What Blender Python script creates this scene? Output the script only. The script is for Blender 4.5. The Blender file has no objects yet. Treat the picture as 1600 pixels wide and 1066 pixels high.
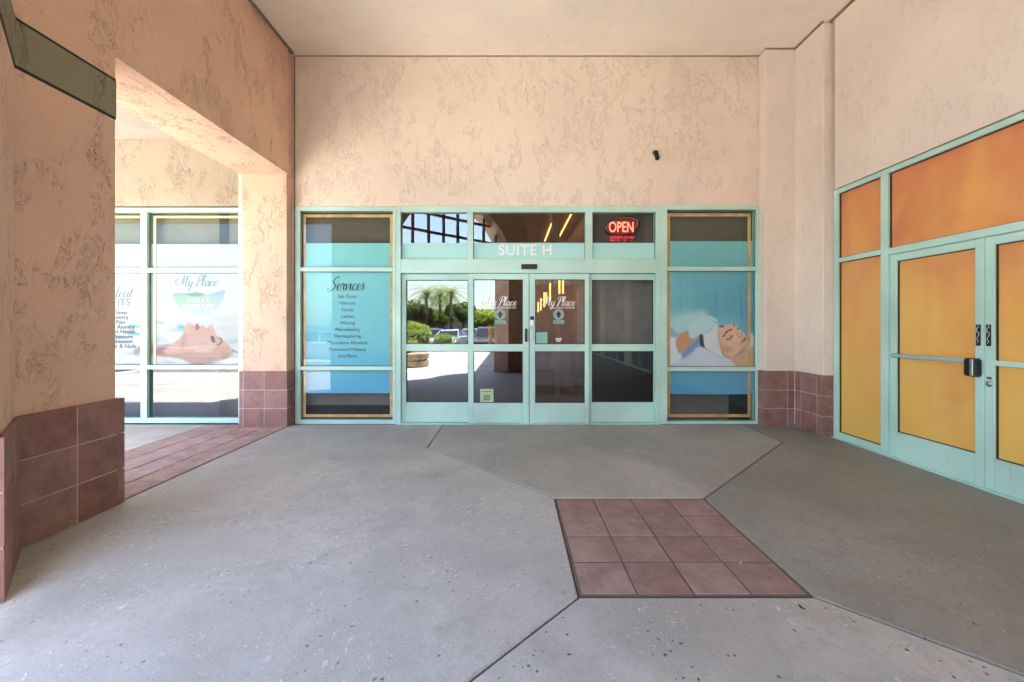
import bpy, bmesh, math, random
import numpy as np
from mathutils import Vector, Matrix
random.seed(7)
C = bpy.context.scene.collection
SC = bpy.context.scene
# ------------------------------------------------------------------ camera, sky, sun, exposure
F, CX, HZ, CH = 660.0, 800.0, 509.0, 1.41
cam = bpy.data.cameras.new('camera'); camo = bpy.data.objects.new('camera', cam); C.objects.link(camo)
cam.sensor_width = 36; cam.lens = 36*F/1600; cam.shift_y = -(533-HZ)/1600
cam.clip_start = .02; cam.clip_end = 2000
camo.location = (0, 0, CH); camo.rotation_euler = (math.radians(90), 0, 0)
SC.camera = camo
SUN_AZ = math.radians(135); SUN_EL = math.radians(69)
w = bpy.data.worlds.new('World'); SC.world = w; w.use_nodes = True
nt = w.node_tree; bg = nt.nodes['Background']
sky = nt.nodes.new('ShaderNodeTexSky'); sky.sky_type = 'NISHITA'; sky.sun_disc = False
sky.sun_elevation = SUN_EL; sky.sun_rotation = SUN_AZ; sky.air_density = 1.0; sky.dust_density = 1.5
nt.links.new(sky.outputs[0], bg.inputs[0]); bg.inputs[1].default_value = .12
sl = bpy.data.lights.new('sun', 'SUN'); sl.energy = 5.0; sl.angle = math.radians(.5); sl.color = (1, .95, .88)
so = bpy.data.objects.new('sun', sl); C.objects.link(so)
sd = Vector((math.sin(SUN_AZ)*math.cos(SUN_EL), math.cos(SUN_AZ)*math.cos(SUN_EL), math.sin(SUN_EL)))
so.rotation_euler = sd.to_track_quat('Z', 'Y').to_euler(); so.location = (0, -5, 20)
SC.view_settings.view_transform = 'Standard'; SC.view_settings.look = 'None'
SC.view_settings.exposure = 3.45; SC.view_settings.gamma = 1
SC.cycles.max_bounces = 12; SC.cycles.diffuse_bounces = 6; SC.cycles.glossy_bounces = 5
SC.cycles.transparent_max_bounces = 12; SC.cycles.sample_clamp_indirect = 6
SC.cycles.use_denoising = True; SC.cycles.caustics_reflective = False; SC.cycles.caustics_refractive = False

# ------------------------------------------------------------------ helpers
def lin(r, g=None, b=None):
    c = (r, g, b)
    return tuple(((x/255)/12.92 if x/255 <= .04045 else ((x/255+.055)/1.055)**2.4) for x in c)
def fu(u, y=6.05): return (u-CX)*y/F            # storefront plane
def fz(v, y=6.05): return CH+(HZ-v)*y/F
class MB:
    def __init__(s): s.v = []; s.f = []; s.mi = []; s.m = 0
    def face(s, pts):
        n = len(s.v); s.v += [tuple(p) for p in pts]; s.f.append(list(range(n, n+len(pts)))); s.mi.append(s.m)
    def quads(s, vs, fs):
        n = len(s.v); s.v += [tuple(p) for p in vs]
        for f in fs: s.f.append([n+i for i in f]); s.mi.append(s.m)
    def box(s, x0, x1, y0, y1, z0, z1):
        if x0 > x1: x0, x1 = x1, x0
        if y0 > y1: y0, y1 = y1, y0
        if z0 > z1: z0, z1 = z1, z0
        s.quads([(x0,y0,z0),(x1,y0,z0),(x1,y1,z0),(x0,y1,z0),(x0,y0,z1),(x1,y0,z1),(x1,y1,z1),(x0,y1,z1)],
                [(0,3,2,1),(4,5,6,7),(0,1,5,4),(1,2,6,5),(2,3,7,6),(3,0,4,7)])
        return s
    def prism(s, poly, z0, z1):                  # vertical prism, poly counter-clockwise
        n = len(poly); a = sum(poly[i][0]*poly[(i+1) % n][1]-poly[(i+1) % n][0]*poly[i][1] for i in range(n))
        if a < 0: poly = poly[::-1]
        s.quads([(p[0], p[1], z0) for p in poly]+[(p[0], p[1], z1) for p in poly],
                [tuple(range(n))[::-1], tuple(range(n, 2*n))]+[(i, (i+1) % n, (i+1) % n+n, i+n) for i in range(n)])
        return s
    def plate(s, poly, y0, y1):                  # polygon in (x,z), thickness along y
        n = len(poly); a = sum(poly[i][0]*poly[(i+1) % n][1]-poly[(i+1) % n][0]*poly[i][1] for i in range(n))
        if a < 0: poly = poly[::-1]
        s.quads([(p[0], y0, p[1]) for p in poly]+[(p[0], y1, p[1]) for p in poly],
                [tuple(range(n)), tuple(range(n, 2*n))[::-1]]+[((i+1) % n, i, i+n, (i+1) % n+n) for i in range(n)])
        return s
    def tube(s, p0, p1, r0, r1=None, n=10):
        r1 = r0 if r1 is None else r1; p0 = Vector(p0); p1 = Vector(p1); d = (p1-p0).normalized()
        a = d.orthogonal().normalized(); b = d.cross(a); vs = []
        for p, r in ((p0, r0), (p1, r1)):
            for i in range(n): t = 2*math.pi*i/n; vs.append(p+a*math.cos(t)*r+b*math.sin(t)*r)
        s.quads(vs, [(i, (i+1) % n, (i+1) % n+n, i+n) for i in range(n)]+[tuple(range(n))[::-1], tuple(range(n, 2*n))])
        return s
    def lathe(s, prof, cx, cy, n=24):            # prof: (r,z)
        vs = []
        for r, z in prof:
            for i in range(n): t = 2*math.pi*i/n; vs.append((cx+r*math.cos(t), cy+r*math.sin(t), z))
        fs = []
        for k in range(len(prof)-1):
            for i in range(n): fs.append((k*n+i, k*n+(i+1) % n, (k+1)*n+(i+1) % n, (k+1)*n+i))
        fs += [tuple(range(n))[::-1], tuple(range((len(prof)-1)*n, len(prof)*n))]
        s.quads(vs, fs); return s
    def build(s, name, mats, parent=None, bevel=0, smooth=False, org=None):
        me = bpy.data.meshes.new(name)
        o0 = Vector(org) if org is not None else (Vector(parent.get('_o', (0,0,0))) if parent else Vector((0,0,0)))
        me.from_pydata([tuple(Vector(p)-o0) for p in s.v], [], s.f)
        if not isinstance(mats, (list, tuple)): mats = [mats]
        for m in mats: me.materials.append(m)
        me.polygons.foreach_set('material_index', s.mi)
        me.update()
        if bevel:
            bm = bmesh.new(); bm.from_mesh(me); bm.normal_update()
            es = [e for e in bm.edges if len(e.link_faces) == 2 and e.calc_face_angle(0) > .35]
            bmesh.ops.bevel(bm, geom=es, offset=bevel, segments=1 if bevel < .008 else 3, affect='EDGES', clamp_overlap=True)
            bm.to_mesh(me); bm.free()
        if smooth:
            me.polygons.foreach_set('use_smooth', [True]*len(me.polygons))
        o = bpy.data.objects.new(name, me); C.objects.link(o)
        if parent: o.parent = parent; o['_o'] = tuple(parent.get('_o', (0,0,0)))
        elif org is not None: o.location = org; o['_o'] = tuple(o0)
        return o
def thing(name, label, cat, loc=(0,0,0), group=None, kind=None, local=False):
    o = bpy.data.objects.new(name, None); C.objects.link(o); o.empty_display_size = .1
    o.location = loc; o['_o'] = (0,0,0) if local else tuple(float(q) for q in loc)
    o['label'] = label; o['category'] = cat
    if group: o['group'] = group
    if kind: o['kind'] = kind
    return o
def tag(o, label, cat, group=None):
    o['label'] = label; o['category'] = cat
    if group: o['group'] = group
    return o
def struct(o, kind='structure'): o['kind'] = kind; return o

# ------------------------------------------------------------------ materials
def mat(name):
    m = bpy.data.materials.new(name); m.use_nodes = True
    return m, m.node_tree, m.node_tree.nodes['Principled BSDF']
def N(nt, t, **k):
    n = nt.nodes.new(t)
    for a, b in k.items(): setattr(n, a, b)
    return n
def setin(n, **k):
    for a, b in k.items(): n.inputs[a.replace('_', ' ')].default_value = b
def math_(nt, op, a, b=None, c=None, clamp=False):
    n = N(nt, 'ShaderNodeMath', operation=op); n.use_clamp = clamp
    for i, x in enumerate((a, b, c)):
        if x is None: continue
        if isinstance(x, (int, float)): n.inputs[i].default_value = x
        else: nt.links.new(x, n.inputs[i])
    return n.outputs[0]
def mapr(nt, v, a, b, c=0, d=1):
    n = N(nt, 'ShaderNodeMapRange'); n.interpolation_type = 'SMOOTHSTEP'
    nt.links.new(v, n.inputs[0])
    for i, x in zip((1, 2, 3, 4), (a, b, c, d)): n.inputs[i].default_value = x
    return n.outputs[0]
def mixc(nt, f, a, b, blend='MIX'):
    n = N(nt, 'ShaderNodeMix', data_type='RGBA', blend_type=blend)
    if isinstance(f, (int, float)): n.inputs[0].default_value = f
    else: nt.links.new(f, n.inputs[0])
    for i, x in ((6, a), (7, b)):
        if isinstance(x, tuple): n.inputs[i].default_value = (*x[:3], 1)
        else: nt.links.new(x, n.inputs[i])
    return n.outputs[2]
def pos(nt, scale=(1,1,1)):
    g = N(nt, 'ShaderNodeNewGeometry'); m = N(nt, 'ShaderNodeMapping'); m.inputs['Scale'].default_value = scale
    nt.links.new(g.outputs['Position'], m.inputs[0]); return m.outputs[0]
def noise(nt, vec, scale, detail=3, rough=.5, dist=0):
    n = N(nt, 'ShaderNodeTexNoise'); nt.links.new(vec, n.inputs['Vector'])
    setin(n, Scale=scale, Detail=detail, Roughness=rough, Distortion=dist); return n.outputs['Fac']
def bump(nt, p, h, strength, dist=.01):
    b = N(nt, 'ShaderNodeBump'); setin(b, Strength=strength, Distance=dist)
    nt.links.new(h, b.inputs['Height']); nt.links.new(b.outputs[0], p.inputs['Normal'])
def simple(name, col, rough=.6, metal=0, var=.06, sc=3, bmp=0, bsc=60, spec=.5, coat=0):
    m, nt, p = mat(name); v = pos(nt)
    n = noise(nt, v, sc, 4)
    dark = tuple(max(0, c*(1-var*2)) for c in col); lite = tuple(min(1, c*(1+var)) for c in col)
    nt.links.new(mixc(nt, mapr(nt, n, .3, .7), dark, lite), p.inputs['Base Color'])
    setin(p, Roughness=rough, Metallic=metal, Specular_IOR_Level=spec, Coat_Weight=coat)
    if bmp: bump(nt, p, noise(nt, v, bsc, 3), bmp, .003)
    return m
def stucco(name, col, amount=1.0, thresh=.53, scratch=.45):
    m, nt, p = mat(name)
    v = pos(nt, (1, 1, .62)); vf = pos(nt)
    patch = mapr(nt, noise(nt, v, 3.4, 3, .55, .5), thresh, thresh+.10)
    patch2 = mapr(nt, noise(nt, v, 11, 3, .6, .9), .42, .62)
    msk = math_(nt, 'MULTIPLY', patch, patch2)
    rn = noise(nt, pos(nt, (1, 1, .75)), 14, 5, .6, 2.2)
    line = mapr(nt, math_(nt, 'ABSOLUTE', math_(nt, 'SUBTRACT', rn, .5)), .007, .028, 1, 0)
    line = math_(nt, 'MULTIPLY', line, math_(nt, 'ADD', math_(nt, 'MULTIPLY', msk, .92), .08))
    rough = math_(nt, 'MULTIPLY', msk, noise(nt, vf, 55, 3, .7))
    # rare lone dots and chips
    dots = mapr(nt, noise(nt, vf, 24, 2, .5), .74, .79)
    c0 = mixc(nt, mapr(nt, noise(nt, vf, .7, 3), .3, .7), tuple(c*.94 for c in col), tuple(min(1, c*1.05) for c in col))
    c1 = mixc(nt, math_(nt, 'MULTIPLY', msk, .07*amount), c0, tuple(c*.55 for c in col))
    c2 = mixc(nt, math_(nt, 'MULTIPLY', line, scratch*amount), c1, tuple(c*.28 for c in col))
    c3 = mixc(nt, math_(nt, 'MULTIPLY', dots, .3*amount), c2, tuple(c*.4 for c in col))
    nt.links.new(c3, p.inputs['Base Color'])
    h = math_(nt, 'ADD', math_(nt, 'MULTIPLY', line, -1.0), math_(nt, 'MULTIPLY', rough, -.5))
    h = math_(nt, 'ADD', h, math_(nt, 'MULTIPLY', msk, -.5))
    h = math_(nt, 'ADD', h, math_(nt, 'MULTIPLY', noise(nt, vf, 3.2, 5, .6, .5), 1.3))
    h = math_(nt, 'ADD', h, math_(nt, 'MULTIPLY', noise(nt, pos(nt, (1.6, 1.6, .5)), 9, 3, .6, .9), .5))
    h = math_(nt, 'ADD', h, math_(nt, 'MULTIPLY', noise(nt, vf, 38, 2), .10))
    bump(nt, p, h, .58*amount, .013)
    setin(p, Roughness=.93, Specular_IOR_Level=.15)
    return m
M = {}
M['stucco_cream'] = stucco('cream stucco', (.82, .695, .58), .85, .455, .34)
M['stucco_salmon'] = stucco('salmon stucco', (.80, .545, .405), 1.1, .46, .58)
M['stucco_smooth'] = stucco('smooth pink stucco', (.80, .70, .615), .62, .49, .22)
M['stucco_ceiling'] = stucco('ceiling stucco', (.89, .80, .69), .5, .54, .4)
M['stucco_green'] = stucco('green stucco band', (.30, .28, .19), 1.1, .47, .7)

def concrete(name, col, wear=1.0, seed=0.0):
    m, nt, p = mat(name); v = pos(nt)
    g = N(nt, 'ShaderNodeVectorMath', operation='ADD'); g.inputs[1].default_value = (seed, seed*.7, 0)
    nt.links.new(v, g.inputs[0]); v = g.outputs[0]
    big = noise(nt, v, .9, 5, .6, .3); mid = noise(nt, v, 5, 5, .65, .5)
    fine = noise(nt, v, 90, 3, .6)
    c = mixc(nt, mapr(nt, big, .3, .7), tuple(x*.74 for x in col), tuple(x*1.12 for x in col))
    c = mixc(nt, math_(nt, 'MULTIPLY', mapr(nt, mid, .48, .72), .5), c, tuple(x*.68 for x in col))
    c = mixc(nt, math_(nt, 'MULTIPLY', mapr(nt, fine, .35, .7), .22), c, tuple(min(1, x*1.35) for x in col))
    nn = N(nt, 'ShaderNodeTexNoise'); nt.links.new(v, nn.inputs['Vector']); setin(nn, Scale=38, Detail=3)
    wp = N(nt, 'ShaderNodeVectorMath', operation='MULTIPLY_ADD'); nt.links.new(nn.outputs['Color'], wp.inputs[0]); wp.inputs[1].default_value = (.03, .03, .03); nt.links.new(v, wp.inputs[2])
    vw = wp.outputs[0]
    vo = N(nt, 'ShaderNodeTexVoronoi'); setin(vo, Scale=34, Randomness=1); nt.links.new(vw, vo.inputs['Vector'])
    vs = N(nt, 'ShaderNodeSeparateColor'); nt.links.new(vo.outputs['Color'], vs.inputs[0])
    pick = mapr(nt, math_(nt, 'ADD', vs.outputs[0], math_(nt, 'MULTIPLY', math_(nt, 'SUBTRACT', noise(nt, v, 1.6, 3), .5), 1.1)), .86, .92)
    pit = math_(nt, 'MULTIPLY', mapr(nt, math_(nt, 'DIVIDE', vo.outputs['Distance'], math_(nt, 'ADD', vs.outputs[1], .35)), .12, .26, 1, 0), pick)
    gr = noise(nt, v, 170, 2, .7); bl = noise(nt, v, 17, 5, .72, .6)
    c = mixc(nt, math_(nt, 'MULTIPLY', mapr(nt, gr, .50, .68), .38), c, tuple(x*.6 for x in col))
    c = mixc(nt, math_(nt, 'MULTIPLY', mapr(nt, bl, .48, .66), .42), c, tuple(x*.70 for x in col))
    fl = noise(nt, pos(nt, (1.3, .8, 1)), 34, 3, .6, .8)
    flm = math_(nt, 'MULTIPLY', mapr(nt, fl, .60, .66), mapr(nt, noise(nt, v, 2.1, 3), .42, .6))
    c = mixc(nt, math_(nt, 'MULTIPLY', flm, .7*wear), c, tuple(min(1, x*1.55) for x in col))
    vo2 = N(nt, 'ShaderNodeTexVoronoi'); setin(vo2, Scale=40, Randomness=1); nt.links.new(vw, vo2.inputs['Vector'])
    vs2 = N(nt, 'ShaderNodeSeparateColor'); nt.links.new(vo2.outputs['Color'], vs2.inputs[0])
    pick2 = mapr(nt, math_(nt, 'ADD', vs2.outputs[1], math_(nt, 'MULTIPLY', math_(nt, 'SUBTRACT', noise(nt, v, 2.2, 3), .5), .9)), .72, .8)
    chip = math_(nt, 'MULTIPLY', mapr(nt, math_(nt, 'DIVIDE', vo2.outputs['Distance'], math_(nt, 'ADD', vs2.outputs[2], .4)), .15, .5, 1, 0), pick2)
    c = mixc(nt, math_(nt, 'MULTIPLY', chip, .07*wear), c, tuple(min(1, x*1.5) for x in col))
    vg = N(nt, 'ShaderNodeTexVoronoi'); setin(vg, Scale=2.6, Randomness=1); nt.links.new(vw, vg.inputs['Vector'])
    vgs = N(nt, 'ShaderNodeSeparateColor'); nt.links.new(vg.outputs['Color'], vgs.inputs[0])
    gum = math_(nt, 'MULTIPLY', mapr(nt, math_(nt, 'DIVIDE', vg.outputs['Distance'], math_(nt, 'ADD', vgs.outputs[1], .3)), .03, .045, 1, 0), mapr(nt, vgs.outputs[0], .45, .5))
    c = mixc(nt, math_(nt, 'MULTIPLY', gum, .4), c, tuple(x*.4 for x in col))
    st = mapr(nt, noise(nt, v, .55, 6, .7, 1.2), .52, .66)
    c = mixc(nt, math_(nt, 'MULTIPLY', st, .38), c, tuple(x*.58 for x in col))
    crk = noise(nt, v, .8, 7, .62, .2)
    ck = mapr(nt, math_(nt, 'ABSOLUTE', math_(nt, 'SUBTRACT', crk, .5)), .0004, .0016, 1, 0)
    ck = math_(nt, 'MULTIPLY', ck, mapr(nt, noise(nt, v, .7, 2), .54, .60))
    c = mixc(nt, math_(nt, 'MULTIPLY', ck, .45), c, tuple(x*.35 for x in col))
    c = mixc(nt, math_(nt, 'MULTIPLY', pit, .75*wear), c, tuple(x*.22 for x in col))
    nt.links.new(c, p.inputs['Base Color'])
    h = math_(nt, 'ADD', math_(nt, 'MULTIPLY', pit, -1.0), math_(nt, 'MULTIPLY', chip, -.2))
    h = math_(nt, 'ADD', h, math_(nt, 'MULTIPLY', mid, .35))
    h = math_(nt, 'ADD', h, math_(nt, 'MULTIPLY', fine, .35))
    h = math_(nt, 'ADD', h, math_(nt, 'MULTIPLY', flm, .7))
    bump(nt, p, h, .7*wear, .006)
    nt.links.new(mapr(nt, big, .3, .7, .5, .72), p.inputs['Roughness']); setin(p, Specular_IOR_Level=.4)
    return m
M['concrete'] = concrete('worn grey concrete', (.43, .435, .42), 1.0, 0)
M['concrete_dark'] = concrete('darker grey concrete', (.265, .268, .25), .95, 13)
M['concrete_pale'] = concrete('pale bare concrete', (.54, .51, .46), .5, 31)
M['soil'] = simple('joint filler', (.045, .042, .038), .95, var=.2, sc=20)
M['asphalt'] = simple('asphalt', (.06, .06, .062), .9, var=.15, sc=8, bmp=.4, bsc=120)
M['gravel'] = simple('gravel', (.24, .22, .19), .95, var=.35, sc=25, bmp=1, bsc=60)
M['grout'] = simple('pink grout', (.58, .46, .43), .9, var=.08, sc=12, bmp=.3)
def tile_mat(name, col, bmp=.5):
    m, nt, p = mat(name); v = pos(nt)
    n1 = noise(nt, v, 5.5, 5, .7, .15); n2 = noise(nt, pos(nt, (1, 1, 2)), 30, 5, .75, .2); n0 = noise(nt, v, 1.6, 2)
    c = mixc(nt, mapr(nt, n1, .3, .7), tuple(x*.72 for x in col), tuple(min(1, x*1.18) for x in col))
    c = mixc(nt, math_(nt, 'MULTIPLY', mapr(nt, n2, .5, .75), .4), c, (col[0]*.75, col[1]*.8, col[2]*.95))
    c = mixc(nt, math_(nt, 'MULTIPLY', mapr(nt, n0, .45, .7), .3), c, (col[0]*1.15, col[1]*.85, col[2]*.75))
    gi = N(nt, 'ShaderNodeNewGeometry'); ri = mapr(nt, gi.outputs['Random Per Island'], 0, 1, .91, 1.09)
    hs_ = N(nt, 'ShaderNodeHueSaturation'); nt.links.new(ri, hs_.inputs['Value']); nt.links.new(mapr(nt, gi.outputs['Random Per Island'], 0, 1, 1.06, .93), hs_.inputs['Saturation']); nt.links.new(c, hs_.inputs['Color']); c = hs_.outputs[0]
    nt.links.new(c, p.inputs['Base Color']); setin(p, Roughness=.62, Specular_IOR_Level=.35)
    bump(nt, p, math_(nt, 'ADD', n2, math_(nt, 'MULTIPLY', noise(nt, v, 70, 2), .4)), bmp, .004)
    return m
M['tile'] = tile_mat('red brown slate tile', (.29, .16, .137))
M['paver'] = tile_mat('red brown paver', (.27, .188, .168), .35)
M['paver_pale'] = tile_mat('dusty pink paver', (.40, .285, .262), .3)
# mint aluminium
def mint(name, col):
    m, nt, p = mat(name); v = pos(nt)
    c = mixc(nt, mapr(nt, noise(nt, v, 1.3, 3), .3, .7), tuple(x*.86 for x in col), tuple(min(1, x*1.05) for x in col))
    c = mixc(nt, math_(nt, 'MULTIPLY', mapr(nt, noise(nt, pos(nt, (1, 1, .2)), 30, 5, .75), .58, .72), .4), c, tuple(x*.6 for x in col))
    nt.links.new(c, p.inputs['Base Color']); setin(p, Roughness=.38, Specular_IOR_Level=.5)
    bump(nt, p, noise(nt, v, 150, 2), .04, .001)
    return m
M['mint'] = mint('mint painted aluminium', lin(190, 226, 214))
M['mint_shade'] = mint('mint frame shadow line', lin(70, 100, 92))  # darkened mint, paints the shade at the pane edges
M['gasket'] = simple('black rubber gasket', (.02, .022, .022), .6)
def glass(name, refl, tint, rough=0.0):
    m = bpy.data.materials.new(name); m.use_nodes = True; nt = m.node_tree
    nt.nodes.remove(nt.nodes['Principled BSDF']); out = nt.nodes['Material Output']
    t = N(nt, 'ShaderNodeBsdfTransparent'); t.inputs[0].default_value = (*tint, 1)
    g = N(nt, 'ShaderNodeBsdfGlossy'); g.inputs['Roughness'].default_value = rough; g.inputs[0].default_value = (.97, .98, 1, 1)
    v = pos(nt); b = N(nt, 'ShaderNodeBump'); setin(b, Strength=.05, Distance=.01)
    nt.links.new(noise(nt, v, 1.4, 2), b.inputs['Height']); nt.links.new(b.outputs[0], g.inputs['Normal'])
    ge = N(nt, 'ShaderNodeNewGeometry'); dp = N(nt, 'ShaderNodeVectorMath', operation='DOT_PRODUCT')
    nt.links.new(ge.outputs['Incoming'], dp.inputs[0]); nt.links.new(ge.outputs['Normal'], dp.inputs[1])
    q = math_(nt, 'POWER', math_(nt, 'SUBTRACT', 1.0, math_(nt, 'ABSOLUTE', dp.outputs['Value']), clamp=True), 5)
    f = math_(nt, 'ADD', math_(nt, 'MULTIPLY', q, .95), .045+refl, clamp=True)
    mx = N(nt, 'ShaderNodeMixShader'); nt.links.new(f, mx.inputs[0])
    nt.links.new(t.outputs[0], mx.inputs[1]); nt.links.new(g.outputs[0], mx.inputs[2]); nt.links.new(mx.outputs[0], out.inputs[0])
    return m
M['glass'] = glass('tinted reflective glass', .115, (.52, .47, .40))
M['glass_clear'] = glass('clear window glass', -.005, (.93, .95, .94))
M['glass_dark'] = glass('plain dark glass', .045, (.4, .4, .4))
M['glass_mirror'] = glass('sun control glass', .07, (.55, .57, .55))
M['black'] = simple('black plastic', (.012, .012, .013), .35)
M['blackm'] = simple('matt black', (.02, .02, .021), .7)
M['white'] = simple('white vinyl', (.9, .9, .9), .5, var=.01)
M['ink'] = simple('dark teal ink', (.02, .05, .06), .5)
M['inkgrey'] = simple('grey ink', (.10, .17, .19), .5)
M['gold'] = simple('gold tape', (.72, .48, .19), .45, var=.12, sc=6)
M['shade_olive'] = simple('olive grey roller shade', (.105, .103, .078), .85, var=.05, sc=2)
M['shade_grey'] = simple('grey roller shade', (.135, .13, .12), .85, var=.05, sc=2)
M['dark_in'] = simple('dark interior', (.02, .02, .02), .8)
M['steel'] = simple('brushed steel', (.6, .6, .6), .3, metal=1)
M['joint'] = simple('grey joint strip', (.26, .21, .16), .85, var=.15, sc=20)
def emis(name, col, s):
    m = bpy.data.materials.new(name); m.use_nodes = True; nt = m.node_tree; p = nt.nodes['Principled BSDF']
    setin(p, Base_Color=(*col, 1), Roughness=.4, Emission_Strength=s); p.inputs['Emission Color'].default_value = (*col, 1); return m
M['tube'] = emis('warm glowing tube', (1, .55, .15), .45)
M['led'] = emis('warm light strip', (1, .55, .2), .6)
M['neon'] = emis('red lit letters', (1, .2, .13), .24)
M['neon_dim'] = emis('dim red lit letters', (.8, .04, .05), .10)
M['redpanel'] = emis('dark red sign face', (.22, .01, .005), .03)
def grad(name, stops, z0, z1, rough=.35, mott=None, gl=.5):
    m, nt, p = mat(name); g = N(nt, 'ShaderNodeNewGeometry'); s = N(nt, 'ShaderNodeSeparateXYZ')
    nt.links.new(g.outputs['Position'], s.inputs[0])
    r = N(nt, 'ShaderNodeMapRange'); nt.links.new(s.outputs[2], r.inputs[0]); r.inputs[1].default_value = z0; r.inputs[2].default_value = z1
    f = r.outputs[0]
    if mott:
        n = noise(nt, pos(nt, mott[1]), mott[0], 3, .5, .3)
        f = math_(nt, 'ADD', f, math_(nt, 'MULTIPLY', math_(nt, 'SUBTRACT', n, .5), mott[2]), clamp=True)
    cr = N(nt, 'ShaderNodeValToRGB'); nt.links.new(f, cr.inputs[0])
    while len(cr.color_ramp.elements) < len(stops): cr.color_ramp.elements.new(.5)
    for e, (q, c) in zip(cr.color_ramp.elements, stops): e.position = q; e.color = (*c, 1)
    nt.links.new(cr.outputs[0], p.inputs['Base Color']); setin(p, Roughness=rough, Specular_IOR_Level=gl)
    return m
M['aqua'] = grad('printed aqua film', [(0, lin(92, 176, 214)), (.45, lin(112, 200, 214)), (1, lin(135, 214, 212))], .43, 2.6, .4, (.8, (1, 1, 1), .5))
M['frost'] = grad('pale aqua frosted film', [(0, lin(176, 226, 222)), (1, lin(168, 221, 219))], 2.3, 2.7, .45, (1.5, (1, 1, 1), .6))
M['frostw'] = grad('white frosted film', [(0, lin(228, 232, 232)), (1, lin(222, 226, 227))], 2.2, 2.7, .4)
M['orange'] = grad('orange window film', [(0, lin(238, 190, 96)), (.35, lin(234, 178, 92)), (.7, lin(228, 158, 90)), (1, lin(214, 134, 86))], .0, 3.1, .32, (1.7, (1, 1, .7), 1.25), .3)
M['wood'] = simple('brown wood panel', (.17, .085, .04), .5, var=.25, sc=5)
M['woodfloor'] = simple('tan wood floor', (.16, .095, .05), .3, var=.2, sc=5)
M['brown_ceiling'] = simple('brown ceiling', (.13, .075, .035), .7)
M['greycol'] = simple('grey plaster', (.30, .28, .25), .7)
def vcol(name, rough=.4):
    m, nt, p = mat(name); a = N(nt, 'ShaderNodeVertexColor'); a.layer_name = 'Col'
    nt.links.new(a.outputs[0], p.inputs['Base Color']); setin(p, Roughness=rough); return m
M['print'] = vcol('printed poster film')

# ------------------------------------------------------------------ ground
POLY = {
 'north': [(-.98,6.04),(-.98,4.9),(.35,3.45),(1.57,3.45),(3.28,5.12),(3.28,6.04)],
 'west': [(-3.14,6.04),(-3.14,3.2),(-3.14,-.02),(-2.62,-.78),(.35,2.20),(.35,3.45),(-.98,4.9),(-.98,6.04)],
 'south': [(.35,2.20),(-2.62,-.78),(-1.9,-3.2),(4.06,-3.2),(4.06,-.28),(1.57,2.20)],
 'east': [(1.57,2.20),(4.06,-.28),(4.06,6.04),(3.28,6.04),(3.28,5.12),(1.57,3.45)],
}
def shrink(poly, d):
    n = len(poly); a = sum(poly[i][0]*poly[(i+1) % n][1]-poly[(i+1) % n][0]*poly[i][1] for i in range(n))
    if a < 0: poly = poly[::-1]
    out = []
    for i in range(n):
        p0, p1, p2 = (Vector(poly[(i+k) % n]) for k in (-1, 0, 1))
        e1 = (p1-p0).normalized(); e2 = (p2-p1).normalized(); n1 = Vector((-e1.y, e1.x)); n2 = Vector((-e2.y, e2.x))
        b = n1+n2
        b = b/(b.dot(n1)) if b.length > 1e-4 else n1
        out.append(tuple(p1+b*d))
    return out
def slab(name, poly, m, z=0.0, gap=.006, ch=.009, dz=.006):
    a = shrink(poly, gap); b = shrink(poly, gap+ch); n = len(a); mb = MB()
    mb.quads([(p[0], p[1], z-.08) for p in a]+[(p[0], p[1], z-dz) for p in a]+[(p[0], p[1], z) for p in b],
             [(i, (i+1) % n, (i+1) % n+n, i+n) for i in range(n)]+[(i+n, (i+1) % n+n, (i+1) % n+2*n, i+2*n) for i in range(n)]+[tuple(range(2*n, 3*n))])
    return struct(mb.build(name, m))
slab('concrete_floor', POLY['north'], concrete('concrete by the doors', (.37, .372, .345), .95, 5))
slab('concrete_floor', POLY['west'], M['concrete'])
slab('concrete_floor', POLY['south'], concrete('bluish worn concrete', (.42, .425, .41), 1.25, 21))
slab('concrete_floor', POLY['east'], M['concrete_dark'])
slab('concrete_floor', [(-12,-14),(-12,6.04),(-4.33,6.04),(-4.33,3.2),(-3.14,3.2),(-3.14,-.02),(-2.62,-.78),(-1.9,-3.2),(4.06,-3.2),(4.06,-14)][::-1], M['concrete_pale'])
def pavers(name, x0, x1, y0, y1, nx, ny, m, gap, z=.001):
    mb = MB(); dx = (x1-x0)/nx; dy = (y1-y0)/ny
    for i in range(nx):
        for j in range(ny):
            g = gap/2; jx = random.uniform(-.0015, .0015); zz = z+random.uniform(-.0015, .001)
            mb.box(x0+i*dx+g+jx, x0+(i+1)*dx-g+jx, y0+j*dy+g, y0+(j+1)*dy-g, -.06, zz)
    return struct(mb.build(name, m, bevel=.005))
pavers('paver_paving', .362, 1.558, 2.212, 3.438, 4, 4, M['paver'], .009)
pavers('paver_paving', -4.32, -3.15, 3.2, 6.03, 4, 9, M['paver_pale'], .012)
struct(MB().box(-14, 5, -14, 6.3, -.2, -.014).build('floor_bed', M['soil']))
mb = MB(); mb.box(.352, 1.568, 2.202, 3.448, -.013, -.0025); mb.box(-4.325, -3.145, 3.2, 6.04, -.013, -.006); struct(mb.build('paver_grout_floor', simple('paver grout', (.13, .10, .09), .9)))
g_ = MB(); g_.box(-600, 600, -900, 400, -.6, -.25); struct(g_.build('ground', M['asphalt']))

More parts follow.
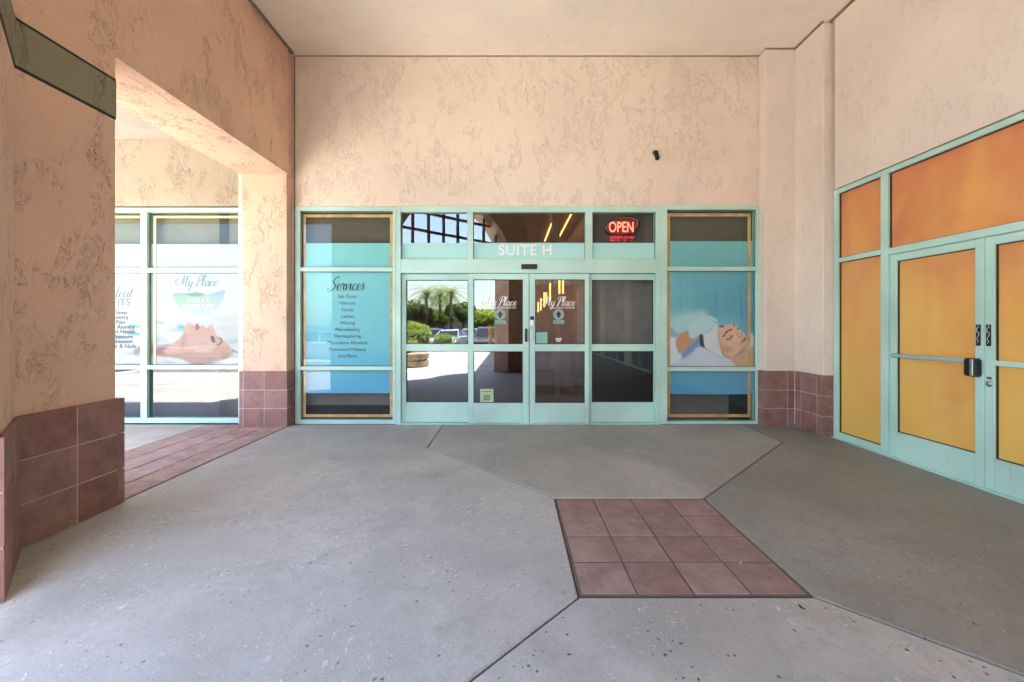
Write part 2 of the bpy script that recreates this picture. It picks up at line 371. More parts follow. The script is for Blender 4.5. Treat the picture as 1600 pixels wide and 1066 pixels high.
# ------------------------------------------------------------------ walls
YB = 6.05
ent = thing('entrance_wall', 'cream stucco wall above the mint sliding doors, with brown tiled pilaster at its right end', 'wall', (0, YB, 0), kind='thing')
mb = MB()
mb.box(-3.92, 4.3, YB, YB+.25, 3.12, 5.262)                     # above the openings
mb.box(-3.92, fu(461), YB, YB+.25, 0, 3.12)                   # pier behind the arcade pillar
mb.box(-12, -8.3, YB, YB+.25, 0, 3.12)
mb.box(fu(1188)+.001, 4.3, YB, YB+.25, 0, 3.12)
mb.build('stucco', M['stucco_cream'], ent)
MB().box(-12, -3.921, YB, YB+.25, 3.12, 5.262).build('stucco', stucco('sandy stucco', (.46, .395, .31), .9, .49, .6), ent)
mb = MB(); mb.box(3.53, 3.985, 5.885, YB-.001, .775, 5.264); mb.build('pilaster', M['stucco_smooth'], ent, bevel=.012)
def tiled(name, segs, rows, z1, parent, t=.02, g=.008, cols=None, tmat=None):
    """segs: list of ((x0,y0),(x1,y1), [tile widths]) faces looking to the left of p0->p1; tiles proud of a grout backing"""
    mb = MB()
    for (p0, p1, cuts) in segs:
        p0 = Vector(p0); p1 = Vector(p1); L = (p1-p0).length; e = (p1-p0)/L; n = Vector((e.y, -e.x))
        zs = [i*z1/rows for i in range(rows+1)]
        xs = [0]+[c for c in cuts if c < L-.01]+[L]
        mb.m = 1
        q = [p0+e*.004-n*.03, p1-e*.004-n*.03, p1-e*.004+n*(t-.003), p0+e*.004+n*(t-.003)]
        mb.prism([tuple(a) for a in q], 0, z1-.002)
        mb.m = 0
        for i in range(len(xs)-1):
            for j in range(rows):
                a = p0+e*(xs[i]+(g/2 if i else 0)); b = p0+e*(xs[i+1]-(g/2 if i < len(xs)-2 else 0))
                o = random.uniform(-.0008, .0008)
                q = [a-n*.02, b-n*.02, b+n*(t+o), a+n*(t+o)]
                mb.prism([tuple(k) for k in q], zs[j]+(g/2 if j else .004), zs[j+1]-(g/2 if j < rows-1 else 0))
    return mb.build(name, [tmat or M['tile'], M['grout']], parent, bevel=.0022)
tiled('tile_base', [((3.53, 6.04), (3.53, 5.87), []), ((3.509, 5.885), (3.923, 5.885), [.32])], 3, .775, ent)
side = thing('side_wall', 'smooth cream stucco wall around the orange glazed doors on the right', 'wall', (4.08, 2, 0), kind='thing')
XR = 4.08
mb = MB()
mb.box(XR-.03, XR+.3, -14, 5.30, 3.12, 5.262)
mb.box(XR-.03, XR+.3, .9, 1.86, 0, 3.12)
for a, b in ((-3.0, -2.2), (-7.2, -6.4), (-14, -10.6)): mb.box(XR-.03, XR+.3, a, b, 0, 3.12)
mb.build('stucco', M['stucco_smooth'], side)
mb = MB(); mb.box(3.945, XR+.3, 5.36, 6.04, .775, 5.263); mb.build('pilaster', M['stucco_smooth'], side, bevel=.012)
tiled('tile_base', [((3.945, 5.862), (3.945, 5.3601), [.12, .42]), ((3.924, 5.36), (4.07, 5.36), [])], 3, .775, side)
tiled('tile_base', [((XR-.03, 1.86), (XR-.03, .9), [.32, .64])], 3, .775, side)

arc = thing('arcade_wall', 'salmon stucco wall on the left with square opening, green band and tiled pillar bases', 'wall', (-3.4, 3.2, 0), kind='thing')
X0, X1 = -3.785, -3.135
DV = Vector((-1, -1)).normalized()
A = (-3.115, 2.645); B = (-2.62, 2.15); Tk = .60*DV
Bo = tuple(Vector(B)+Tk); Ao = (X0, -(1.275)-X0+ -0.0)
Ao = (X0, Bo[0]+Bo[1]-X0)
TOP = 5.262
mb = MB()
mb.prism([A, B, Bo, Ao, (X0, 3.315), (-3.115, 3.315)], 0, 3.52)
mb.prism([A, B, Bo, Ao, (X0, 5.88), (X1+.02, 5.88), (X1+.02, 3.315)], 3.52, TOP)
mb.prism([(X0, 5.88), (X1, 5.88), (X1, YB-.002), (X0, YB-.002)], 3.52, TOP-.002)
mb.prism([(X0+.025, 5.89), (X1-.01, 5.89), (X1-.01, YB-.002), (X0+.025, YB-.002)], 0, 3.52)
# diagonal arch wall:  from B to G, arch R=2.04 centred z=2.76
G = (-.10, -.37); Go = tuple(Vector(G)+Tk)
e = (Vector(G)-Vector(B)); L = e.length; e /= L; R_, zc = 2.04, 2.76
nseg = 28
def arch(s): return zc+math.sqrt(max(0, R_*R_-(s-L/2)**2))
for i in range(nseg):
    s0, s1 = L*i/nseg, L*(i+1)/nseg; a = Vector(B)+e*s0; b = Vector(B)+e*s1; ao = a+Tk; bo = b+Tk
    z0, z1 = arch(s0), arch(s1)
    mb.face([(a.x,a.y,z0),(a.x,a.y,TOP),(b.x,b.y,TOP),(b.x,b.y,z1)])
    mb.face([(ao.x,ao.y,z0),(bo.x,bo.y,z1),(bo.x,bo.y,TOP),(ao.x,ao.y,TOP)])
    mb.face([(a.x,a.y,z0),(b.x,b.y,z1),(bo.x,bo.y,z1),(ao.x,ao.y,z0)])
PP = [G, (.25,-.72), (.6,-.72), (.6,-1.3), (Go[0]+.1,-1.3), Go]
mb.prism(PP, 0, TOP)
mb.box(.601, 4.05, -1.25, -.72, 3.45, TOP-.001)
mb.build('stucco', M['stucco_salmon'], arc)
# green band wrapping the pier; black strips paint the shadow of its two grooves
mb = MB()
def strip(mb, pts, z0, z1, t):
    for p0, p1 in zip(pts[:-1], pts[1:]):
        p0 = Vector(p0); p1 = Vector(p1); e_ = (p1-p0).normalized(); n = Vector((e_.y, -e_.x))
        mb.prism([tuple(p0), tuple(p1), tuple(p1+n*t+e_*t*.41), tuple(p0+n*t-e_*t*.41)], z0, z1)
PATH = [(-3.115, 3.317), (-3.115, 2.645), (-2.62, 2.15)][::-1]
strip(mb, [PATH[0], PATH[1], PATH[2]], 3.045, 3.325, .006)
mb.build('green_band', M['stucco_green'], arc)
mb = MB(); strip(mb, PATH, 3.325, 3.345, .003); strip(mb, PATH, 3.025, 3.045, .003)
mb.build('band_groove_shade', M['blackm'], arc)
tiled('tile_base', [((-3.115, 2.6334), (-3.115, 3.311), [.37]), ((-2.616, 2.146), (-3.1232, 2.6532), [.32, .65]), (Bo, tuple(Vector(B)+Vector((.019, .019))), [.3])], 3, .84, arc, t=.028)
mb = MB(); mb.m = 0
for j in range(3): mb.box(-3.785, -3.089, 3.312, 3.372, j*.28+.004, (j+1)*.28-.004)
mb.build('tile_base', [M['tile'], M['grout']], arc, bevel=.004)
tiled('tile_base', [((X0-.005, 5.885), (X1+.0125, 5.885), [.055, .345])][:1]+[((X1-.01, 5.87), (X1-.01, 6.04), [])], 3, .775, arc)
mb = MB(); strip(mb, [(.25, -.72), G], 0, .84, .028); strip(mb, [tuple(Vector(G)+Vector((-.004,-.004))), Go], 0, .839, .028); mb.build('tile_base', M['tile'], arc)
# lattice in the arch
mb = MB(); mid = Vector(B)+Tk*.5; wv = .022
def dbox(mb, s0, s1, z0, z1, t):
    a = mid+e*s0; b = mid+e*s1; n = DV*t
    mb.prism([tuple(a-n), tuple(b-n), tuple(b+n), tuple(a+n)], z0, z1)
for k in range(-3, 4):
    s = L/2+k*.472+.12
    if .05 < s < L-.05: dbox(mb, s-.03, s+.03, 3.36, arch(s)-.002, .03)
for z in (3.36, 3.835, 4.31):
    hw = math.sqrt(max(0, R_*R_-(z+.03-zc)**2)); s0 = max(.002, L/2-hw); s1 = min(L-.002, L/2+hw)
    dbox(mb, s0, s1, z-.03, z+.03, .042)
mb.build('arch_lattice', simple('dark bronze metal', (.15, .12, .09), .5), arc)
# ceilings
mb = MB(); mb.prism([(-3.7, YB+.2), (-3.7, 2.6), (-.6, -.6), (.1, -1.2), (4.3, -1.2), (4.3, YB+.2)], 5.275, 5.6)
o = struct(mb.build('ceiling', M['stucco_ceiling']))
mb = MB()
mb.box(-3.11, 3.54, YB-.006, YB, 5.266, 5.275); mb.box(3.52, 3.95, 5.876, 5.884, 5.266, 5.275)
mb.box(-3.14, -3.085, 2.66, 5.98, 5.25, 5.274); mb.box(4.025, 4.06, -.7, 5.36, 5.25, 5.274); mb.box(3.93, 3.955, 5.36, 5.87, 5.25, 5.2745)
mb.box(-3.12, -3.104, YB-.012, YB-.003, 0, 5.25)
struct(mb.build('ceiling_joint', M['joint']))  # grey-brown strips along the ceiling gap and behind the far pillar
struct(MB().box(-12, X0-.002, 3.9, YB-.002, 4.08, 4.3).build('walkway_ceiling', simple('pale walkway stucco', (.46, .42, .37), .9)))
can = thing('walkway_canopy', 'stucco fascia and round column of the walkway left of the arcade', 'canopy', (-8, 3.7, 0), kind='thing')
MB().box(-12, X0-.002, 3.45, 3.89, 3.5, 5.3).build('fascia', M['stucco_salmon'], can)
MB().box(-9.3, -8.7, 3.46, 3.88, 0, 3.5).build('column', M['stucco_salmon'], can)
cor = thing('corridor_canopy', 'flat roofed covered walkway with square pillars behind the viewer', 'canopy', (2, -7, 0), kind='thing')
MB().box(0, 4.05, -14, -1.31, 3.9, 4.2).build('ceiling_panel', M['stucco_ceiling'], cor)
MB().box(0.0, .45, -14, -1.31, 3.4, 3.89).build('fascia', M['stucco_salmon'], cor)
MB().box(.0, 4.05, -14.3, -14.02, 0, 4.2).build('sky_block_wall', M['stucco_salmon'], cor)  # unseen wall, added to keep sky out of the door reflections
for y in (-5.2, -9.2, -13.2): MB().box(.02, .43, y, y+.42, 0, 3.4).build('pillar', M['stucco_salmon'], cor)
roof = thing('parapet_sun_block', 'salmon stucco parapet above the entrance, with unseen roof mass shaped to block the sun', 'roof', (0, 3, 5.6), kind='thing')
mb = MB(); mb.prism([(-3.785, 9), (-3.785, 2.47), (-.52, -.79), (-.35, -1.3), (4.0, -1.3), (4.0, -14), (16, -14), (16, 16), (-3.785, 16)], 5.605, 6.3)  # unseen roof, carried over the right building as a box to block the sun
mb.build('parapet', M['stucco_salmon'], roof)
MB().box(-12, -3.79, 3.9, 16, 4.31, 5.3).build('lower_roof', M['stucco_salmon'], roof)

# ------------------------------------------------------------------ writing
def text(s, size, x, z, y, m, parent, name='lettering', align='CENTER', bold=0, ext=.0008, sx=1.0, space=1.0, org=None, rot=None):
    bold *= .5; cu = bpy.data.curves.new('t', 'FONT'); cu.body = s; cu.size = size; cu.align_x = align; cu.extrude = ext; cu.offset = bold
    cu.space_character = space; cu.resolution_u = 3
    t = bpy.data.objects.new('t', cu); C.objects.link(t)
    bpy.context.view_layer.update()
    me = bpy.data.meshes.new_from_object(t.evaluated_get(bpy.context.evaluated_depsgraph_get()))
    bpy.data.objects.remove(t)
    o0 = Vector(parent.get('_o', (0,0,0)))
    if rot is None: Mx = Matrix.Translation(Vector((x, y, z))-o0) @ Matrix.Rotation(math.pi/2, 4, 'X') @ Matrix.Diagonal((sx, 1, 1, 1))
    else: Mx = Matrix.Translation(Vector((x, y, z))-o0) @ rot
    me.transform(Mx); me.materials.clear(); me.materials.append(m)
    o = bpy.data.objects.new(name, me); C.objects.link(o); o.parent = parent; o['_o'] = tuple(o0); return o
GL = {
 'a': (.56, [[(.42,.38),(.28,.5),(.1,.42),(.05,.15),(.18,0),(.34,.15),(.43,.5),(.41,.14),(.48,0),(.6,.12)]]),
 'c': (.42, [[(.36,.4),(.25,.5),(.06,.35),(.06,.1),(.2,0),(.44,.14)]]),
 'e': (.42, [[(0,.12),(.25,.25),(.33,.4),(.22,.5),(.07,.36),(.07,.1),(.2,0),(.44,.14)]]),
 'l': (.34, [[(0,.12),(.2,.5),(.3,.95),(.2,1.08),(.1,.8),(.1,.15),(.2,0),(.36,.12)]]),
 'i': (.30, [[(0,.12),(.11,.5),(.11,.12),(.19,0),(.32,.12)], [(.14,.68),(.16,.73)]]),
 'r': (.40, [[(0,.12),(.1,.54),(.14,.42),(.3,.48),(.26,.2),(.32,.02),(.42,.12)]]),
 'v': (.44, [[(-.02,.3),(.08,.5),(.13,.3),(.16,.01),(.3,.2),(.36,.5),(.47,.42)]]),
 's': (.34, [[(0,.12),(.2,.54),(.19,.38),(.3,.15),(.2,0),(.04,.05)]]),
 't': (.34, [[(0,.12),(.15,.5),(.19,.88)], [(.19,.88),(.12,.14),(.2,0),(.36,.12)], [(0,.55),(.34,.58)]]),
 'y': (.48, [[(.0,.35),(.08,.5),(.1,.15),(.2,0),(.34,.15),(.42,.5),(.37,-.1),(.22,-.45),(.08,-.36),(.2,-.1),(.5,.14)]]),
 'M': (.86, [[(-.22,.62),(-.32,.72),(-.5,.55),(-.42,.2),(-.12,.14),(.15,.5),(.3,1.05),(.28,.5),(.25,.05)], [(.25,.05),(.48,.6),(.68,1.02),(.63,.5),(.65,.06),(.74,0),(.88,.12)]]),
 'P': (.62, [[(.3,.98),(.22,.5),(.1,-.05),(0,-.04)], [(-.02,.62),(.0,.9),(.3,1.12),(.58,1.02),(.62,.75),(.45,.52),(.22,.5)]]),
 'S': (.66, [[(.72,.92),(.66,1.1),(.42,1.02),(.22,.75),(.3,.55),(.48,.38),(.42,.12),(.18,-.08),(-.1,-.1),(-.2,.04),(-.04,.12)]]),
 'H': (.86, [[(-.1,.8),(.0,1.0),(.22,1.02),(.14,.5),(.05,0)], [(.72,1.05),(.62,.5),(.6,.06),(.7,0),(.86,.12)], [(-.05,.45),(.3,.52),(.75,.56)]]),
 ' ': (.35, []),
}
def cr(pts, n=7):
    P = [pts[0]]+list(pts)+[pts[-1]]; out = []
    for i in range(1, len(P)-2):
        p0, p1, p2, p3 = (Vector(q) for q in P[i-1:i+3])
        for k in range(n):
            t = k/n; out.append(.5*((2*p1)+(p2-p0)*t+(2*p0-5*p1+4*p2-p3)*t*t+(3*p1-p0-3*p2+p3)*t**3))
    out.append(Vector(pts[-1])); return out
def script(s, size, xc, z, y, m, parent, name='script_lettering', slant=.28, w0=.035, w1=.095, sx=1.0):
    tot = sum(GL[c][0] for c in s); x = -tot/2; mb = MB(); ly = 0
    for c in s:
        adv, sts = GL[c]
        for st in sts:
            P = cr(st); L_ = []
            for i, p in enumerate(P):
                d = (P[min(i+1, len(P)-1)]-P[max(i-1, 0)]); d = d.normalized() if d.length > 0 else Vector((0, 1))
                w_ = w0+(w1-w0)*abs(min(0, d.y))**1.2
                if i in (0, len(P)-1): w_ *= .5
                nn = Vector((-d.y, d.x))*w_/2; L_.append((p+nn, p-nn))
            ly += 1
            for (a, b), (c2, d2) in zip(L_[:-1], L_[1:]):
                q = [(xc+(x+k.x+slant*k.y)*size*sx, y-.00002*ly, z+k.y*size) for k in (a, b, d2, c2)]
                mb.face(q)
        x += adv
    return mb.build(name, m, parent)

# ------------------------------------------------------------------ painting for printed posters
class Paint:
    def __init__(s, u0, u1, v0, v1, nx, ny):
        s.u0, s.u1, s.v0, s.v1, s.nx, s.ny = u0, u1, v0, v1, nx, ny
        s.U, s.V = np.meshgrid(np.linspace(u0, u1, nx), np.linspace(v0, v1, ny)); s.I = np.zeros((ny, nx, 3))
        s.px = (u1-u0)/(nx-1)
    def blur(s, a, r):
        r = r/s.px
        if r < .4: return a
        k = int(r*2)+1; x = np.arange(-k, k+1); g = np.exp(-x*x/(2*r*r)); g /= g.sum()
        a = np.pad(a, k, mode='edge')
        a = np.apply_along_axis(lambda q: np.convolve(q, g, 'same'), 0, a)
        a = np.apply_along_axis(lambda q: np.convolve(q, g, 'same'), 1, a)
        return a[k:-k, k:-k]
    def over(s, m, c, op=1.0): m = np.clip(m*op, 0, 1)[..., None]; s.I = s.I*(1-m)+np.array(c)/255*m
    def poly(s, pts, c, soft=.5, op=1.0, smooth=True, clip=None):
        if smooth:
            P = cr([Vector(p) for p in pts]+[Vector(pts[0])], 6)
        else: P = [Vector(p) for p in pts]
        ins = np.zeros(s.U.shape, bool); n = len(P)
        for i in range(n):
            a, b = P[i], P[(i+1) % n]
            if a.y == b.y: continue
            cnd = ((a.y > s.V) != (b.y > s.V)) & (s.U < (b.x-a.x)*(s.V-a.y)/(b.y-a.y)+a.x); ins ^= cnd
        m = s.blur(ins.astype(float), soft)
        if clip is not None: m = m*clip
        s.over(m, c, op); return m
    def ell(s, cx, cy, rx, ry, c, soft=.5, op=1.0, ang=0, clip=None):
        a = math.radians(ang); du, dv = s.U-cx, s.V-cy; x = du*math.cos(a)+dv*math.sin(a); y = -du*math.sin(a)+dv*math.cos(a)
        m = s.blur((((x/rx)**2+(y/ry)**2) < 1).astype(float), soft)
        if clip is not None: m = m*clip
        s.over(m, c, op); return m
    def line(s, pts, w_, c, soft=.4, op=1.0):
        P = cr([Vector(p) for p in pts], 8); m = np.zeros(s.U.shape)
        for k, (a, b) in enumerate(zip(P[:-1], P[1:])):
            ab = b-a; t = np.clip(((s.U-a.x)*ab.x+(s.V-a.y)*ab.y)/max(ab.length_squared, 1e-9), 0, 1)
            d = np.hypot(s.U-a.x-t*ab.x, s.V-a.y-t*ab.y); m = np.maximum(m, (d < w_/2).astype(float))
        s.over(s.blur(m, soft), c, op)
    def build(s, name, parent, y, gain=.92):
        ny, nx = s.ny, s.nx; o0 = Vector(parent.get('_o', (0,0,0)))
        X = (s.U-CX)*YB/F-o0.x; Z = CH+(HZ-s.V)*YB/F-o0.z
        co = np.stack([X, np.full_like(X, y-o0.y), Z], -1).reshape(-1, 3)
        fs = [(j*nx+i, (j+1)*nx+i, (j+1)*nx+i+1, j*nx+i+1) for j in range(ny-1) for i in range(nx-1)]
        me = bpy.data.meshes.new(name); me.from_pydata(co.tolist(), [], fs)
        ca = me.color_attributes.new('Col', 'FLOAT_COLOR', 'POINT')
        I = np.clip(s.I, 0, 1); lin_ = np.where(I <= .04045, I/12.92, ((I+.055)/1.055)**2.4)*gain
        ca.data.foreach_set('color', np.concatenate([lin_, np.ones((ny, nx, 1))], -1).reshape(-1).astype('f4'))
        me.materials.append(M['print']); o = bpy.data.objects.new(name, me); C.objects.link(o); o.parent = parent; o['_o'] = tuple(o0); return o
def fbm(p, sc, seed, n=4):
    rs = np.random.RandomState(seed); out = np.zeros(p.U.shape)
    for k in range(n):
        for _ in range(4):
            a = rs.uniform(0, 2*np.pi); fx, fy = np.cos(a)*sc[0]*2**k, np.sin(a)*sc[1]*2**k
            out += np.sin(p.U*fx+p.V*fy+rs.uniform(0, 6.3))/2**k
    return out/4

# ------------------------------------------------------------------ storefront units (back wall)
def X(u): return fu(u)
def Z(v): return fz(v)
YF0, YF1 = YB-.018, YB+.10       # frame front / back
YG = YB+.038                     # glass plane
def frame_bars(mb, us, vs, hbars, y0=YF0, y1=YF1):
    """us: list of vertical members (u0,u1); hbars: (u0,u1,v0,v1) butted between"""
    for a, b in us: mb.box(X(a), X(b), y0, y1, Z(vs[1]), Z(vs[0]))
    for a, b, c, d in hbars: mb.box(X(a)+.0005, X(b)-.0005, y0+.002, y1-.002, Z(d), Z(c))
def pane(u0, u1, v0, v1, parent, m='glass', y=YG, name='glass_pane'):
    mb = MB(); mb.face([(X(u0)-.01, y, Z(v1)-.01), (X(u1)+.01, y, Z(v1)-.01), (X(u1)+.01, y, Z(v0)+.01), (X(u0)-.01, y, Z(v0)+.01)])
    return mb.build(name, M[m], parent)
def sheet(u0, u1, v0, v1, y, m, parent, name):
    mb = MB(); mb.face([(X(u0), y, Z(v1)), (X(u1), y, Z(v1)), (X(u1), y, Z(v0)), (X(u0), y, Z(v0))])
    return mb.build(name, M[m] if isinstance(m, str) else m, parent)
def gold(parent, uo0, uo1, vo0, vo1, w_, y=YG+.004):
    mb = MB()
    for a, b, c, d in ((uo0, uo0+w_, vo0, vo1), (uo1-w_, uo1, vo0, vo1), (uo0+w_, uo1-w_, vo0, vo0+w_), (uo0+w_, uo1-w_, vo1-w_, vo1)):
        mb.face([(X(a), y, Z(d)), (X(b), y, Z(d)), (X(b), y, Z(c)), (X(a), y, Z(c))])
    return mb.build('gold_border', M['gold'], parent)
# services window
sw = thing('storefront_window', 'aqua window panel listing salon services with a thin gold border, left of the sliding doors', 'window', (X(538), YB, 0))
mb = MB(); frame_bars(mb, [(462, 470), (614, 619)], (323, 662.5), [(470, 614, 323, 330), (470, 614, 418, 424.5), (470, 614, 572.5, 578.5), (470, 614, 656, 662.5)])
mb.build('frame', M['mint'], sw, bevel=.003)
for a, b in ((330, 418), (424.5, 572.5), (578.5, 656)): pane(470, 614, a, b, sw, 'glass_clear')
sheet(466, 617, 379, 615.5, YG+.012, 'aqua', sw, 'aqua_film')
gold(sw, 471, 612.5, 334, 653, 4.6)
sheet(463, 618, 326, 379, YG+.10, 'shade_olive', sw, 'roller_shade')
sheet(463, 618, 615, 636, YG+.10, 'shade_grey', sw, 'lower_shade')
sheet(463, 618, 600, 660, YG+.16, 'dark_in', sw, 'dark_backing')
script('Services', .172, X(539.5), Z(452.5), YG+.009, M['ink'], sw, w0=.05, w1=.13, sx=.84)
for i, s_ in enumerate(['Salt Floats', 'Haircuts', 'Facials', 'Lashes', 'Waxing', 'Microblading', 'Dermaplaning', 'Microderm Abrasion', 'Permanent Makeup', 'and More']):
    v = 465.5+i*10.42
    text(s_, .074, X(541), Z(v), YG+.009, M['inkgrey'], sw, sx=.93)
sheet(523, 560, 453.6, 454.2, YG+.009, 'inkgrey', sw, 'underline')

# spa window
pw = thing('storefront_window', 'window with printed photo of a facial treatment and gold border, right of the sliding doors', 'window', (X(1112), YB, 0))
mb = MB(); frame_bars(mb, [(1031, 1042), (1181, 1188)], (322, 664), [(1042, 1181, 322, 328), (1042, 1181, 417, 423.5), (1042, 1181, 573.5, 580), (1042, 1181, 658, 664)])
mb.build('frame', M['mint'], pw, bevel=.003)
for a, b in ((328, 417), (423.5, 573.5), (580, 658)): pane(1042, 1181, a, b, pw, 'glass_clear')
p = Paint(1038, 1184, 376, 617, 170, 270)
t = np.clip((p.V-376)/240, 0, 1); h = np.clip((p.U-1040)/140, 0, 1)
base = np.array([118, 200, 204.])*(1-t)[..., None]+np.array([92, 164, 205.])*t[..., None]
base = base+np.array([-34, -26, -12.])*(h*np.exp(-((p.V-470)/50)**2))[..., None]
p.I = base/255
W_ = (p.V > 423)*(p.V < 575)*1.0
def Q(pts, ox=1035, oy=460, s=8.884): return [(ox+a/s, oy+b/s) for a, b in pts]
p.ell(1075, 515, 42, 28, (165, 222, 226), 7, .8, clip=W_)
p.ell(1138, 512, 28, 16, (120, 196, 208), 5, .7, clip=W_)
p.poly(Q([(60,420),(300,300),(560,220),(640,260),(700,420),(500,560),(200,520),(60,560)]), (170, 216, 226), 3, .9, clip=W_)
p.poly(Q([(40,560),(200,590),(420,600),(800,640),(1050,1020),(40,1030)]), (200, 212, 232), 1.2, 1, clip=W_)   # towels
p.poly(Q([(240,850),(400,700),(560,560),(620,740),(480,780),(300,900)]), (112, 146, 190), 1.6, .9, clip=W_)
p.poly(Q([(120,600),(210,610),(230,760),(290,880),(200,960),(100,920)]), (222, 228, 240), .9, 1, clip=W_)
p.poly(Q([(120,420),(200,520),(260,560),(180,600),(110,560)]), (148, 178, 206), 1.2, .9, clip=W_)
p.poly(Q([(205,640),(260,560),(370,510),(470,600),(400,700),(262,815),(215,740)]), (205, 152, 112), .7, 1, clip=W_)   # wrist
p.poly(Q([(380,520),(440,400),(600,300),(760,330),(800,420),(760,470),(700,480),(560,560),(470,610),(400,600)]), (186, 220, 232), .9, 1, clip=W_)  # glove
p.line(Q([(480,560),(560,480),(700,440)]), .7, (150, 190, 212), .8, .6); p.line(Q([(430,470),(540,400),(690,380)]), .7, (214, 236, 242), .8, .7)
p.line(Q([(700,360),(780,390),(860,340)]), .9, (80, 140, 180), .6, .8)
p.poly(Q([(540,560),(585,570),(600,700),(640,770),(560,720),(538,640)]), (40, 44, 58), .5, 1, clip=W_)      # dark hair gap
p.poly(Q([(790,470),(880,440),(1000,410),(1100,480),(1180,560),(1210,640),(1160,740),(1060,840),(960,880),(880,820),(820,720),(800,600)]), (222, 182, 160), .6, 1, clip=W_)  # face
p.poly(Q([(880,820),(1000,860),(1150,760),(1300,640),(1310,1020),(1030,1020),(960,900)]), (206, 164, 144), .9, 1, clip=W_)  # neck
p.poly(Q([(800,560),(860,700),(1000,760),(900,840),(830,760)]), (196, 134, 104), 1.6, .65, clip=W_)
p.ell(*Q([(1050,600)])[0], 8, 5, (238, 206, 186), 2.5, .6, clip=W_)
p.poly(Q([(1060,830),(1180,740),(1150,800),(1000,900)]), (172, 120, 100), 1.3, .6, clip=W_)
p.poly(Q([(590,560),(700,500),(790,430),(800,560),(820,700),(860,860),(760,820),(620,750)]), (218, 222, 234), .6, 1, clip=W_)  # headband
p.line(Q([(800,470),(806,600),(830,740),(870,850)]), .8, (150, 110, 96), .5, .8)
p.poly(Q([(470,760),(560,730),(760,830),(900,900),(1010,960),(1020,1020),(560,1020),(480,900)]), (206, 215, 234), .8, 1, clip=W_)
p.line(Q([(620,755),(760,840),(900,900)]), .8, (130, 150, 190), .8, .8)
p.line(Q([(870,590),(920,520),(985,485)]), 2.1, (66, 44, 40), .35, 1)      # near brow
p.line(Q([(915,625),(965,620),(1000,575)]), 1.9, (70, 46, 42), .35, 1)     # lashes
p.line(Q([(930,580),(965,585),(990,560)]), .8, (160, 110, 92), .4, .7)
p.line(Q([(1020,405),(1025,445)]), 1.5, (90, 76, 72), .4, .9); p.line(Q([(1060,490),(1095,468)]), 1.6, (80, 60, 58), .35, .95)
p.line(Q([(1060,540),(1080,595),(1125,580),(1130,545)]), 1.4, (178, 118, 104), .7, .8)
p.poly(Q([(1108,682),(1130,650),(1165,600),(1195,600),(1190,640),(1150,672)]), (198, 112, 112), .45, 1, clip=W_)
p.line(Q([(1112,680),(1150,645),(1188,615)]), .7, (140, 62, 66), .3, .9)
p.ell(*Q([(880,815)])[0], 2.4, 3.2, (226, 172, 150), .5, 1, 20); p.line(Q([(860,800),(880,850),(960,890)]), 1.2, (60, 40, 42), .5, .8)
p.poly(Q([(815,440),(860,425),(880,445),(845,465)]), (54, 88, 160), .4, 1)
p.ell(*Q([(1270,640)])[0], 3, 12, (236, 238, 244), 1, .9, clip=W_)
p.ell(*Q([(1260,380)])[0], 4, 16, (92, 140, 136), 3, .7, clip=W_)
p.build('printed_photo_film', pw, YG+.012, 1.05)
gold(pw, 1044, 1175.5, 332.5, 653, 4.8)
sheet(1040, 1184, 325, 378, YG+.10, 'shade_olive', pw, 'roller_shade')
sheet(1046, 1146, 612, 660, YG+.10, 'shade_grey', pw, 'lower_shade')
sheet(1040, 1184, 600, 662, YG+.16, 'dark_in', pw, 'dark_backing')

# walkway window (left bay)
fw = thing('storefront_window', 'white frosted window with float therapy print of a woman floating, seen through the arcade opening', 'window', (X(300), YB, 0))
mb = MB(); frame_bars(mb, [(221, 231), (374, 384), (92, 101), (-20, -12)], (325, 661), [(q0, q1, a, b) for q0, q1 in ((231, 374), (101, 221), (-12, 92)) for a, b in ((325, 332), (419, 426), (571, 577), (653, 661))])
mb.build('frame', M['mint'], fw, bevel=.003)
for q0, q1 in ((231, 374), (101, 221), (-12, 92)):
    for a, b, g in ((332, 419, 'glass_clear'), (426, 571, 'glass_clear'), (577, 653, 'glass_mirror')): pane(q0, q1, a, b, fw, g)
p = Paint(98, 377, 380.5, 573, 340, 240)
p.I[:] = np.array([236, 240, 242])/255
f1 = fbm(p, (.05, .32), 3); f2 = fbm(p, (.09, .5), 8)
dn = np.clip((p.V-482)/45, 0, 1)
p.over(np.clip(f1*1.2-.35, 0, 1)*dn, (150, 205, 208), .75)
p.over(np.clip(f2*1.3-.5, 0, 1)*dn*np.clip((p.V-495)/40, 0, 1), (128, 150, 165), .55)
def Q(pts, ox=180, oy=410, s=6.27): return [(ox+a/s, oy+b/s) for a, b in pts]
p.poly(Q([(580,625),(610,608),(650,625),(640,650),(590,645)]), (110, 200, 200), 1, .9)
p.poly(Q([(380,575),(430,580),(460,600),(380,600)]), (150, 205, 200), 1, .8)
p.poly(Q([(100,600),(215,620),(215,640),(110,632)]), (120, 200, 195), 1, .8); p.poly(Q([(90,690),(210,690),(200,715),(100,710)]), (120, 200, 195), 1, .8)
